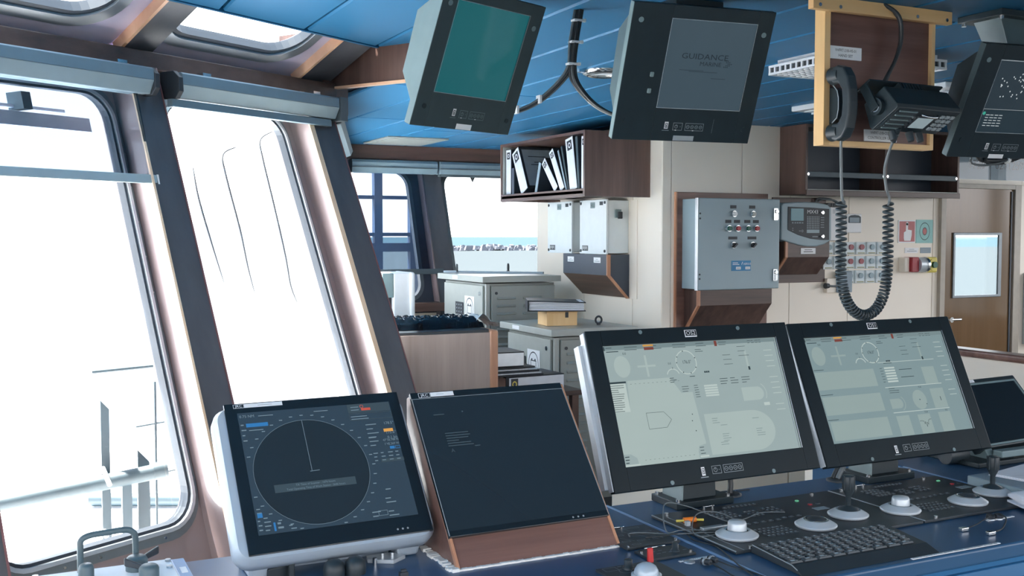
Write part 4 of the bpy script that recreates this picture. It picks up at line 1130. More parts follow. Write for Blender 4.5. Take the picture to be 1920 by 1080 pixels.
# signs
tag(MB().use(M['white']).box(5.743, 5.910, W - .005, W, 1.566, 1.727).use(M['pink']).rect(5.751, 5.902, 1.574, 1.719, W - .0055)
    .use(M['white']).poly([(5.80, 1.58), (5.862, 1.58), (5.872, 1.62), (5.872, 1.655), (5.835, 1.66), (5.835, 1.70), (5.825, 1.708), (5.815, 1.70), (5.815, 1.65), (5.795, 1.64), (5.795, 1.60)], W - .006).disc(5.826, 1.703, .012, y=W - .006, n=12)
    .build('call_point_sign', None), 'faded red square sign with white pointing hand on back wall', 'sign')
b = MB().use(M['teal']).box(5.917, 6.082, W - .005, W, 1.563, 1.732)
b.use(M['out_steel']).ringf(6.0, 1.648, .047, .051, W - .0055, 28, 1.25).use(M['pink']).disc(6.0, 1.648, .020, .025, W - .0058, 20).use(M['out_steel']).ringf(6.0, 1.648, .019, .023, W - .006, 20, 1.25)
tag(b.build('alarm_sign', None), 'pale teal square sign with ringed dot beside the red sign', 'sign')
tag(MB().use(M['white']).prism([(5.811, 1.492), (5.935, 1.492), (5.948, 1.529), (5.811, 1.529)], W - .004, W).use(M['key']).rect(5.85, 5.90, 1.517, 1.520, W - .0045).rect(5.83, 5.925, 1.503, 1.508, W - .0045).build('wall_label', None), 'small white label with cut corner under the red sign', 'label')
tag(MB().use(M['folder']).box(5.965, 6.068, W - .003, W, 1.490, 1.531).use(M['key']).rect(5.985, 6.03, 1.512, 1.517, W - .0035).rect(5.985, 6.035, 1.501, 1.505, W - .0035).build('wall_label', None), 'small pale blue label under the teal sign', 'label')
o = thing('alarm_beacon', 'wall beacon with red base and clear shiny dome', 'alarm', (5.87, W, 1.35))
MB().box(5.755, 5.80, W - .06, W, 1.358, 1.462).build('cream_base', M['cream'], o, bevel=.006)
MB().box(5.80, 5.868, W - .085, W, 1.358, 1.464).build('red_base', M['red_d'], o, bevel=.006)
b = MB(); b.cyl((5.868, W - .055, 1.408), (5.935, W - .055, 1.408), .054, .052, 20).build('dome', M['alu_l'], o)
MB().cyl((5.933, W - .055, 1.408), (5.956, W - .055, 1.408), .057, n=20).build('guard_ring', M['chrome'], o)
o = thing('alarm_button', 'yellow call box with dark green round button by door', 'alarm', (6.02, W, 1.35))
MB().box(5.962, 6.078, W - .06, W, 1.350, 1.462).build('box', M['yellow'], o, bevel=.012)
MB().cyl((6.03, W - .06, 1.407), (6.03, W - .066, 1.407), .042, n=20).build('collar', M['yellow'], o)
MB().cyl((6.03, W - .066, 1.407), (6.03, W - .085, 1.407), .0225, n=18).build('push_button', M['green_d'], o, bevel=.003)

# overhead bookcase above the buttons
o = thing('wall_bookcase', 'dark empty wall bookcase with two bays and retaining bars above buttons', 'bookcase', (5.36, W, 1.87))
KY = 5.267; a0, a1, z0, z1 = 4.664, 6.055, 1.885, CEIL - .002
MB().box(a0, a0 + .018, KY, W, z0, z1).build('side_panel', M['lam'], o, bevel=.001)
MB().box(a1 - .018, a1, KY, W, z0, z1).build('side_panel', M['lam'], o, bevel=.001)
MB().box(a0 + .018, a1 - .018, KY, W, z0, z0 + .02).build('bottom_board', M['lam_s'], o, bevel=.001)
MB().box(a0 + .018, a1 - .018, KY + .01, W, z1 - .02, z1).build('top_board', M['lam_s'], o)
MB().box(a0 + .018, a1 - .018, W - .02, W, z0 + .02, z1 - .02).build('back_board', M['mull'], o)
MB().box(5.35, 5.372, KY, W - .02, z0 + .02, z1 - .02).build('divider', M['lam'], o, bevel=.001)
MB().box(a0, a1, KY - .012, KY, z0 - .008, z0 + .028).build('bottom_lip', M['lam_s'], o, bevel=.002)
for a, b in ((a0 + .018, 5.35), (5.372, a1 - .018)):
    MB().box(a, b, KY - .002, KY + .004, z0 + .028, z0 + .034).build('edge_strip', M['cab_l'], o)
    MB().box(a, b, KY + .004, KY + .02, 1.998, 2.034).build('retaining_bar', M['blind_d'], o, bevel=.003)
    for x in (a + .005, b - .01):
        MB().cyl((x, KY + .005, 2.016), (x, KY - .001, 2.016), .010, n=10).build('bar_screw', M['chrome'], o)
# laminated number sheets over the door
for i, (x0, x1, s_, lab) in enumerate(((6.19, 6.66, '9720', 'clear plastic sheet over door with the shorter number, left one'), (6.67, 7.12, '0271259000', 'clear plastic sheet over door with the longer number'))):
    b = MB().use(M['folder']).box(x0, x1, W - .005, W, 2.035, 2.20).use(M['sc_ink']).text(s_, x0 + (.24 if i == 0 else .045), 2.115, .065, W - .006, wx=.95)
    b.use(M['crystal']).rect(x0, x1, 2.03, 2.20, W - .010)
    tag(b.build('number_sheet', None), lab, 'sheet')
o = thing('switch_cabinet', 'pale steel box on the wall right of the door', 'cabinet', (7.18, W, .8))
MB().box(7.06, 7.35, W - .08, W, .78, 1.33).build('body', M['alu'], o, bevel=.004)
MB().box(7.075, 7.10, W - .095, W - .08, 1.02, 1.12).build('handle', M['cap_d'], o, bevel=.004)

# ------------------------------------------------------------------ side of the block: bookshelf, white boxes
CX = 3.73
o = thing('binder_shelf', 'dark wooden open wall shelf full of binders near ceiling', 'shelf', (3.49, 6.26, 1.865))
S0, S1, Ya, Yb, za, zb = 3.247, CX, 5.655, 6.88, 1.862, 2.272
MB().box(S0, S1, Ya, Ya + .02, za, zb).build('side_panel', M['lam'], o, bevel=.001)
MB().box(S0, S1, Yb - .02, Yb, za, zb).build('side_panel', M['lam'], o, bevel=.001)
MB().box(S0, S1, Ya + .02, Yb - .02, zb - .018, zb).build('top_board', M['lam_y'], o)
MB().box(S0, S1, Ya + .02, Yb - .02, za + .018, za + .036).build('bottom_board', M['lam_y'], o)
MB().box(S0, S0 + .016, Ya + .02, Yb - .02, za - .004, za + .05).build('bottom_lip', M['lam_y'], o, bevel=.002)
MB().box(S1 - .015, S1, Ya + .02, Yb - .02, za + .036, zb - .018).build('back_board', M['cab'], o)
MB().box(S0 + .01, S1 - .015, Yb - .0245, Yb - .0205, za + .037, zb - .019).build('inner_face', M['cab_l'], o)
MB().box(S0 + .05, S0 + .09, Yb - .026, Yb - .02, 1.96, 2.02).build('bar_socket', M['alu'], o)
ZB = za + .037

def binder(label, y, width, height, lean, group='binders in the wall shelf', symbol=True, spine='bind_spine', depth=.27):
    """ring binder in the shelf, spine towards the windows; leans away on its far lower edge with lean > 0 (degrees)"""
    o = thing('ring_binder', label, 'binder', (S0 + .03, y, ZB), (0, -R(lean), R(-90)), group=group)
    a = 0 if lean >= 0 else -width          # local x runs towards the camera
    MB().box(a, a + width, .002, depth, 0, height).build('cover', M['bind_blk'], o, world=False, bevel=.003)
    MB().box(a + .002, a + width - .002, 0, .003, .004, height - .004).build('spine_label', M[spine], o, world=False)
    if symbol:
        q = width * .62
        c = a + width / 2
        b = MB().use(M['bind_blk']).rect(c - q / 2, c + q / 2, height - .022 - q, height - .02, -.0006)
        b.use(M['bind_spine']).ringf(c, height - .021 - q * .5, q * .18, q * .3, -.001, 14)
        b.build('emblem', None, o, world=False)
    return o
binder('tall white-spined binder standing upright at the far end of shelf', 6.845, .078, .335, 0)
binder('dark thin folder upright between the two far binders', 6.755, .04, .20, 0, symbol=False, spine='mull')
o2 = binder('wide white-spined binder leaning with a title sheet on its side', 6.598, .108, .335, 27)
b = MB().use(M['folder']).add([(.1095, .02, .02), (.1095, .25, .02), (.1095, .25, .31), (.1095, .02, .31)], [(0, 1, 2, 3)])
b.use(M['bind_blk'])
for z, y0, y1 in ((.25, .06, .20), (.205, .10, .15), (.185, .07, .19), (.15, .11, .15), (.11, .10, .14)):
    b.add([(.1105, y0, z), (.1105, y1, z), (.1105, y1, z + .006), (.1105, y0, z + .006)], [(0, 1, 2, 3)])
b.build('title_sheet', None, o2, world=False)
binder('grey open folder slumped between the leaning binders', 6.365, .035, .22, -18, symbol=False, spine='folder')
binder('narrow short white-spined binder leaning the most', 6.105, .060, .275, 43)
binder('narrow tall white-spined binder leaning behind the most tilted one', 6.022, .060, .315, 32)
binder('thin grey document folder leaning beside the third emblem binder', 5.95, .020, .30, 24, symbol=False, spine='folder')
binder('second thin grey document folder leaning against the wide near binder', 5.924, .020, .315, 19, symbol=False, spine='out_steel')
binder('wide tall white-spined binder leaning slightly near the shelf end', 5.898, .098, .345, 11)
binder('dark folder standing behind the wide near binder', 5.796, .03, .35, 6, symbol=False, spine='out_steel')
binder('white-spined binder half hidden at near end of shelf', 5.752, .06, .345, 0)

for i, (ya, yb, lab) in enumerate(((5.903, 6.254, 'white wall box with switch on its side, nearer of two'), (6.368, 6.723, 'white wall box farther from camera under the binder shelf'))):
    o = thing('white_enclosure', lab, 'enclosure', (3.64, (ya + yb) / 2, 1.495), group='white boxes under the binder shelf')
    XF = 3.553
    MB().box(XF + .018, CX, ya + .006, yb - .006, 1.50, 1.85).build('body', M['wbox'], o, bevel=.004)
    MB().box(XF, XF + .016, ya, yb, 1.494, 1.856).build('lid', M['wbox'], o, bevel=.003)
    for y, z in ((ya + .018, 1.515), (yb - .018, 1.515), (ya + .018, 1.835), (yb - .018, 1.835)):
        MB().cyl((XF - .004, y, z), (XF, y, z), .010, n=10).build('lid_screw', M['black'], o)
    T = Matrix.Translation((XF - .001, 0, 0)) @ Matrix.Rotation(R(-90), 4, 'Z')
    y1 = -yb                               # local x -> -Y
    b = MB(T).use(M['black']).rect(y1 + .035, y1 + .115, 1.515, 1.550).use(M['white'])
    for k in range(7):
        b.rect(y1 + .040 + .010 * k, y1 + .044 + .010 * k, 1.520 + (k * 7 % 3) * .004, 1.545, -.0005)
    b.build('code_plate', None, o)
    MB(T).use(M['black_side']).rect(y1 + .145, y1 + .205, 1.800, 1.840).use(M['black']).text('NO.%d' % (2 - i), y1 + .152, 1.810, .018, -.0006, wx=.8).build('number_plate', None, o)
    MB(T).use(M['black']).rect(y1 + .265, y1 + .31, 1.818, 1.842).build('small_plate', None, o)
    b = MB().box(3.62, 3.665, ya - .008, ya + .006, 1.735, 1.79); b.build('switch_plate', M['black_side'], o, bevel=.002)
    MB().box(3.635, 3.665, ya - .024, ya - .006, 1.728, 1.775).build('switch_knob', M['cap_d'], o, bevel=.004)
# wooden cable box below them
o = thing('cable_box', 'dark wooden sloping box under the two white wall boxes', 'box', (3.64, 6.2, 1.21))
XF = 3.56
MB().box(XF, XF + .012, 5.905, 6.50, 1.355, 1.492).build('front_panel', M['mull'], o)
MB().hexa([(CX - .014, 5.905, 1.205), (CX, 5.905, 1.205), (CX, 6.50, 1.205), (CX - .014, 6.50, 1.205)], [(XF, 5.905, 1.355), (XF + .014, 5.905, 1.355), (XF + .014, 6.50, 1.355), (XF, 6.50, 1.355)]).build('sloping_panel', M['lam_y'], o)
for y in (5.90, 6.495):
    MB().prism([(CX, 1.205), (XF + .006, 1.355), (XF + .006, 1.492), (CX, 1.492)], y, y + .008).build('cheek', M['mull'], o)
MB().hexa([(XF - .004, 5.894, 1.355), (XF + .022, 5.894, 1.355), (XF + .022, 5.904, 1.355), (XF - .004, 5.904, 1.355)], [(XF - .004, 5.894, 1.492), (XF + .022, 5.894, 1.492), (XF + .022, 5.904, 1.492), (XF - .004, 5.904, 1.492)]).build('edge_strip', M['edge'], o)
MB().hexa([(CX - .024, 5.894, 1.20), (CX, 5.894, 1.20), (CX, 5.904, 1.20), (CX - .024, 5.904, 1.20)], [(XF - .004, 5.894, 1.355), (XF + .022, 5.894, 1.355), (XF + .022, 5.904, 1.355), (XF - .004, 5.904, 1.355)]).build('edge_strip', M['edge'], o)
T = Matrix.Translation((XF - .001, 0, 0)) @ Matrix.Rotation(R(-90), 4, 'Z')
for y in (6.39, 6.03):
    b = MB(T).use(M['white']).rect(-y - .045, -y + .045, 1.436, 1.472).use(M['key']).rect(-y - .015, -y + .012, 1.457, 1.460, -.0005).rect(-y - .035, -y + .035, 1.444, 1.449, -.0005)
    b.build('label_plate', None, o)
MB().box(CX - .006, CX, 5.80, 5.885, 1.20, 1.85).build('trunking', M['cream'], o, bevel=.002)

# ------------------------------------------------------------------ battery cabinets
def battery_cabinet(label, y0, y1, ztop, base):
    x0, x1 = 2.937, 3.48
    o = thing('battery_cabinet', label, 'cabinet', ((x0 + x1) / 2, (y0 + y1) / 2, base), group='grey battery cabinets')
    MB().box(x0 + .018, x1, y0 + .018, y1 - .01, base, ztop - .055).build('body', M['cab'], o, bevel=.003)
    MB().prism([(x0 - .03, ztop - .045), (x0 - .03, ztop - .004), ((x0 + x1) / 2, ztop), (x1 + .03, ztop - .004), (x1 + .03, ztop - .045)], y0 - .03, y1 + .03).build('lid', M['cab_l'], o, bevel=.003)
    MB().box(x0, x0 + .016, y0 + .045, y1 - .03, base + .05, ztop - .07).build('front_door', M['cab_l'], o, bevel=.003)
    MB().box(x0 + .05, x1 - .005, y0, y0 + .016, base + .05, ztop - .07).build('side_panel', M['cab'], o, bevel=.003)
    MB().box(x0 + .012, x0 + .040, y0 + .006, y0 + .030, base, ztop - .055).build('corner_post', M['cab_l'], o, bevel=.002)
    MB().cyl((x0 - .006, y0 + .085, ztop - .125), (x0, y0 + .085, ztop - .125), .014, n=12).build('lock', M['chrome'], o)
    MB().cyl((x0 + .085, y0 - .005, ztop - .12), (x0 + .085, y0, ztop - .12), .010, n=12).build('bolt', M['cap_d'], o)
    first = None
    n = int((ztop - .2 - base - .1) / .053)
    for k in range(n):
        z = ztop - .165 - k * .053
        for xx in (x0 + .16, x0 + .36):
            if first is None:
                first = MB().prism([(0, 0), (-.012, .004), (-.004, .016), (0, .018)], -.07, .07, 'X').build('louvre', M['cab'], o, world=False)
                fb = WM[o.name].inverted() @ Vector((xx, y0, z)); first.location = fb
            else:
                dup(first, o, WM[o.name].inverted() @ Vector((xx, y0, z)))
    T = Matrix.Translation((x0 - .001, 0, 0)) @ Matrix.Rotation(R(-90), 4, 'Z')
    # symbol sheet and meter on the door
    yb_, ya_ = y0 + .345, y0 + .175
    zc = ztop - .235
    b = MB(T).use(M['white']).rect(-yb_, -ya_, zc - .095, zc + .085, -.001).use(M['cap_d']).ringf(-(ya_ + yb_) / 2, zc - .005, .062, .068, -.0015, 30, 1.15)
    cx = -(ya_ + yb_) / 2
    b.frame(cx - .038, cx + .038, zc - .04, zc + .02, .006, -.0015).rect(cx - .030, cx - .014, zc + .02, zc + .03, -.0015).rect(cx + .014, cx + .030, zc + .02, zc + .03, -.0015)
    b.build('battery_symbol', None, o)
    b = MB(T).use(M['cap_d']).rect(-(y0 + .51), -(y0 + .365), zc - .055, zc + .035, -.003).use(M['key'])
    for i in range(3):
        for j in range(3):
            b.rect(-(y0 + .49) + .04 * i, -(y0 + .475) + .04 * i, zc - .04 + .025 * j, zc - .03 + .025 * j, -.0036)
    b.build('meter', None, o)
    b = MB(T).use(M['white']).rect(-(y0 + .50), -(y0 + .40), ztop - .036, ztop - .012, .0285 + .0005 - .0595)
    b.build('lid_label', None, o)
    return o
battery_cabinet('grey louvred battery cabinet with wooden box on its lid, nearer of two', 5.48, 6.14, 1.062, 0)
battery_cabinet('grey louvred battery cabinet behind, with lifting eyes along its lid', 6.47, 7.23, 1.343, 0)
# lifting eyes
def eye(x, y, z, label, rot=0, r=.022):
    m = Matrix.Translation((x, y, z)) @ Matrix.Rotation(rot, 4, 'Z')
    b = MB(m).cyl((0, 0, 0), (0, 0, .012), .012, n=10)
    b.tube([(r * math.sin(2 * PI * i / 14), 0, .010 + r - r * math.cos(2 * PI * i / 14)) for i in range(15)], .007, 6)
    return tag(b.build('lifting_eye', M['cap_d']), label, 'eye bolt', 'lifting eyes on the battery cabinets')
eye(3.33, 5.62, 1.060, 'dark lifting eye on the nearer battery cabinet lid')
eye(3.01, 7.13, 1.341, 'dark lifting eye on farther cabinet lid, left one', R(70), .026)
eye(3.43, 7.13, 1.341, 'dark lifting eye on farther cabinet lid, right one', R(70), .026)
tag(MB().prism([(2.93, 7.2), (3.46, 6.62), (3.49, 6.66), (2.97, 7.22)], 1.343, 1.358, 'Z').build('document_folder', M['folder']), 'flat blue folder lying along the farther cabinet lid', 'folder')
# wooden box and blue binder on the nearer cabinet
o = thing('wooden_box', 'small orange wooden box on the nearer battery cabinet lid', 'box', (3.12, 5.72, 1.061))
wt = Matrix.Translation((3.105, 5.745, 1.061)) @ Matrix.Rotation(R(-8), 4, 'Z')
MB(wt).box(-.10, .10, -.085, .085, 0, .092).build('body', M['pine'], o, bevel=.002)
MB(wt).box(-.102, .102, -.087, .087, .078, .094).build('lid', M['pine_x'], o, bevel=.002)
MB(wt).box(.02, .04, -.090, -.085, .05, .085).build('hasp', M['cap_d'], o)
o = thing('blue_binder', 'thick dark blue binder of papers lying on the wooden box', 'binder', (3.12, 5.74, 1.155))
bt = Matrix.Translation((3.115, 5.72, 1.156)) @ Matrix.Rotation(R(-24), 4, 'Z')
bt = Matrix.Translation((3.075, 5.72, 1.156)) @ Matrix.Rotation(R(-24), 4, 'Z') @ Matrix.Diagonal((1.15, 1.1, 1, 1))
MB(bt).box(-.15, .155, -.125, .125, 0, .005).hexa([(-.15, -.125, .062), (.155, -.125, .05), (.155, .125, .05), (-.15, .125, .062)], [(-.15, -.125, .068), (.155, -.125, .056), (.155, .125, .056), (-.15, .125, .068)]).box(-.155, -.148, -.125, .125, 0, .068).build('cover', M['bind_blk'], o, bevel=.001)
b = MB(bt)
for k in range(7):
    z = .006 + k * .0077
    b.hexa([(-.146, -.115 + .002 * (k % 3), z), (.148, -.116 + .004 * (k % 2), z), (.148, .115, z), (-.146, .115, z)], [(-.146, -.115, z + .006), (.146, -.114, z + .005), (.146, .115, z + .005), (-.146, .115, z + .006)])
b.build('pages', M['paper'], o)

# ------------------------------------------------------------------ locker with bag, binder stack, far white unit
o = thing('wooden_locker', 'pale brown wooden locker with orange edge beside the windows', 'locker', (1.9, 5.2, 0))
LP = lambda f: [(f, 4.752), (2.185, 4.752), (2.185, 5.55), (f + .26, 5.55)]
MB().prism(LP(1.70), 0, 1.128, 'Z').build('body', M['lam_pale'], o)
MB().box(1.70, 2.190, 4.735, 4.752, 0, 1.135).build('front_panel', M['lam_pale'], o, bevel=.001)
MB().box(2.175, 2.222, 4.728, 5.56, 0, 1.146).build('edge_post', M['edge'], o, bevel=.012, seg=3)
MB().prism([(1.70, 4.745), (2.176, 4.745), (2.176, 5.555), (1.96, 5.555)], 1.128, 1.150, 'Z').build('top_board', M['cap_d'], o, bevel=.003)
MB().box(1.98, 2.20, 5.50, 5.56, 1.13, 1.158).build('back_rim', M['edge_x'], o, bevel=.004)
# black plastic bag parcel
random.seed(5)
b = MB()
nx_, ny_ = 60, 18
V = []; Fq = []
for j in range(ny_ + 1):
    for i in range(nx_ + 1):
        u, v = i / nx_, j / ny_
        e = min(u * 2.2, (1 - u) * 2.2, v, 1 - v)
        fold = .006 * math.sin(v * 24 + 2.6 * math.sin(u * 9)) + .005 * math.sin(u * 47 + 4 * math.sin(v * 9)) * math.sin(u * 13 + v * 5)
        h = .050 * min(1, e * 6) ** .5 + (fold + random.uniform(-.003, .003)) * min(1, e * 8)
        V.append((1.665 + .53 * u, 4.83 + .27 * v + (.008 * math.sin(u * 23) if j in (0, ny_) else 0), 1.152 + max(0.0, h)))
for j in range(ny_):
    for i in range(nx_):
        a = j * (nx_ + 1) + i
        Fq.append((a, a + 1, a + nx_ + 2, a + nx_ + 1))
b.add(V, Fq, False)
bag = tag(b.build('plastic_bag', M['bag']), 'flat parcel wrapped in crumpled black plastic on wooden locker', 'bag')
b = MB(); V = []; Fq = []
for j in range(7):
    for i in range(7):
        u, v = i / 6, j / 6
        V.append((2.15 + .14 * u + random.uniform(-.01, .01), 4.86 + .15 * v + random.uniform(-.008, .008), 1.153 + .05 * (1 - abs(2 * u - .7)) + random.uniform(0, .022)))
for j in range(6):
    for i in range(6):
        a = j * 7 + i; Fq.append((a, a + 1, a + 8, a + 7))
b.add(V, Fq)
cb = b.build('clear_end', M['clear_bag'], bag); 
# low table with binders
o = thing('side_table', 'low dark side table behind locker carrying a stack of binders', 'table', (2.58, 5.22, 0))
MB().box(2.26, 2.88, 5.02, 5.42, .735, .762).build('tabletop', M['lam_s'], o, bevel=.002)
for x in (2.30, 2.84):
    for y in (5.06, 5.38):
        MB().box(x - .02, x + .02, y - .02, y + .02, 0, .735).build('leg', M['lam'], o)
def flat_binder(label, x0, x1, y0, z0, th, rot, spine, blobs=False):
    o = thing('ring_binder', label, 'binder', ((x0 + x1) / 2, y0, z0), (0, 0, rot), group='binders stacked on the side table')
    w2 = (x1 - x0) / 2
    MB().box(-w2, w2, .003, .25, 0, .005).box(-w2, w2, .003, .25, th - .005, th).box(-w2, w2, .0, .006, 0, th).build('cover', M['bind_blk'], o, world=False, bevel=.001)
    MB().box(-w2 + .006, w2 - .004, .006, .24, .006, th - .006).build('pages', M['paper'], o, world=False)
    MB().box(-w2 + .02, w2 - .003, -.002, .001, .006, th - .006).build('spine_label', M[spine], o, world=False)
    if not blobs:
        MB().use(M['cap_d']).rect(-w2 + .03, -w2 + .075, .016, th - .010, -.0025).use(M['yellow']).ringf(-w2 + .0525, th / 2 + .003, .009, .015, -.003, 14, 1.2).build('emblem', None, o, world=False)
    return o
flat_binder('white-spined binder with emblem lying at bottom of the stack', 2.43, 2.80, 5.09, .762, .088, R(3), 'bind_spine')
o = thing('document_sleeve', 'clear plastic document sleeves lying between the stacked binders', 'sleeve', (2.5, 5.2, .851))
for k in range(5):
    MB().box(2.33 + .008 * k, 2.66 - .01 * k, 5.08 + .006 * k, 5.36, .852 + k * .010, .860 + k * .010).build('sleeve', M['clear_bag' if k % 2 else 'bind_blk'], o)
flat_binder('short binder with shiny spine on top of the stack', 2.29, 2.548, 5.10, .903, .082, R(-2), 'silver', True)

o = thing('white_unit', 'tall white equipment cabinet with rounded edge below far left window', 'cabinet', (2.64, 7.42, 0))
MB().box(2.575, 2.715, 7.30, 7.62, 0, 1.342).build('body', M['white_paint'], o, bevel=.01, seg=3)
MB().box(2.700, 2.738, 7.28, 7.64, 0, 1.345).build('edge_post', M['white_paint'], o, bevel=.015, seg=4)
MB().box(2.48, 2.574, 7.34, 7.50, 0, 1.16).build('side_case', M['cap_d'], o, bevel=.004)
MB().box(2.49, 2.575, 7.30, 7.50, 1.16, 1.34).build('top_case', M['black_side'], o, bevel=.004)

# low partition with wooden rail on the right, and cream unit behind the console
o = thing('partition', 'low cream partition with a brown wooden handrail beside door', 'partition', (4.3, 3.3, 0))
MB().box(4.21, 4.27, 2.2, 3.80, 0, 1.03).build('panel', M['cream'], o)
MB().box(4.185, 4.295, 2.15, 3.84, 1.03, 1.066).build('handrail', M['lam_red'], o, bevel=.012, seg=3)
MB().box(4.20, 4.28, 3.78, 3.86, 0, 1.03).build('end_post', M['edge'], o, bevel=.004)
for z in (.85,):
    MB().cyl((4.203, 2.9, z), (4.21, 2.9, z), .008, n=8).build('screw', M['chrome'], o)
o = thing('low_cabinet', 'low cream cabinet with two doors behind the console', 'cabinet', (2.9, 3.4, 0))
MB().box(2.2, 3.6, 3.22, 3.60, 0, .70).build('body', M['cream'], o)
for a, b in ((2.20, 2.765), (2.771, 3.6)):
    MB().box(a, b, 3.20, 3.22, .03, .70).build('door', M['cream'], o, bevel=.002)
# ------------------------------------------------------------------ console desk modules
DZ = .95
def desk(label, x0, x1, yback, inset=False):
    o = thing('console_desk', label, 'desk', ((x0 + x1) / 2, 1.9, 0), group='blue console desk modules')
    MB().box(x0, x1, 1.545, yback, DZ - .035, DZ).build('worktop', M['desk'], o, bevel=.006, seg=3)
    MB().hexa([(x0, 1.50, 0), (x1, 1.50, 0), (x1, 1.54, 0), (x0, 1.54, 0)], [(x0, 1.550, DZ - .035), (x1, 1.550, DZ - .035), (x1, 1.59, DZ - .035), (x0, 1.59, DZ - .035)]).build('front_panel', M['fascia'], o)
    MB().hexa([(x0, 1.535, DZ - .075), (x1, 1.535, DZ - .075), (x1, 1.56, DZ - .075), (x0, 1.56, DZ - .075)], [(x0, 1.540, DZ - .045), (x1, 1.540, DZ - .045), (x1, 1.56, DZ - .045), (x0, 1.56, DZ - .045)]).build('front_lip', M['fascia'], o, bevel=.003)
    MB().box(x0, x1, yback - .04, yback - .004, 0, DZ - .035).build('back_panel', M['cream'], o)
    MB().box(x0, x0 + .02, 1.59, yback - .04, 0, DZ - .035).build('end_panel', M['desk'], o)
    MB().box(x1 - .006, x1 - .001, 1.548, yback - .002, DZ, DZ + .003).build('edge_strip', M['desk_edge'], o)
    return o
desk('blue console desk module under the radar display and the dark chart display', -.25, 1.331, 2.20)
desk('blue console desk module between joints, carrying the display labelled OS2', 1.333, 2.329, 2.20)
desk('blue console desk module at the right with the papers on it', 2.331, 3.6, 2.62)
for a in ((1.675, 1.935, 1.556), (1.232, 1.318, 1.752), (2.060, 2.150, 1.692)):
    x0, x1, y = a
    m = MB().use(M['white']).box(x0, x1, y - .0035, y + .0035, DZ + .0004, DZ + .0016).use(M['key'])
    n = int((x1 - x0) / .0052)
    for i in range(n):
        if i % 6 != 5:
            xx = x0 + .004 + i * .005
            if xx < x1 - .006:
                m.add([(xx, y - .0015, DZ + .0018), (xx + .0032, y - .0015, DZ + .0018), (xx + .0032, y + .0015, DZ + .0018), (xx, y + .0015, DZ + .0018)], [(0, 1, 2, 3)])
    tag(m.build('label_strip', None), {1.675: 'long white label strip along front edge of the console', 1.232: 'short white label strip above the two sockets with cables', 2.060: 'short white label strip beside the sockets below the folder'}[x0], 'label')

# ------------------------------------------------------------------ big desk displays OS2, OS1
M['scr'] = em('pale_grey_green_screen', (150, 167, 167), 1.0, rough=.3, spec=.15)
M['scr1'] = em('greyer_screen', (126, 147, 150), 1.0, rough=.3, spec=.15)
M['scr_hi'] = em('screen_light_area', (165, 181, 178), 1.0, rough=.3, spec=.15)
M['scr_hi1'] = em('screen_light_area_dim', (144, 162, 160), 1.0, rough=.3, spec=.15)
M['scr_w'] = em('screen_white_print', (182, 196, 192), 1.0, rough=.3, spec=.15)
M['scr_mid'] = em('screen_mid_print', (118, 136, 138), 1.0)
M['scr_ink'] = em('screen_ink', (48, 62, 66), 1.0)
M['scr_or'] = em('screen_orange', (205, 150, 70), 1.0)
M['scr_red'] = em('screen_red', (120, 62, 52), 1.0)

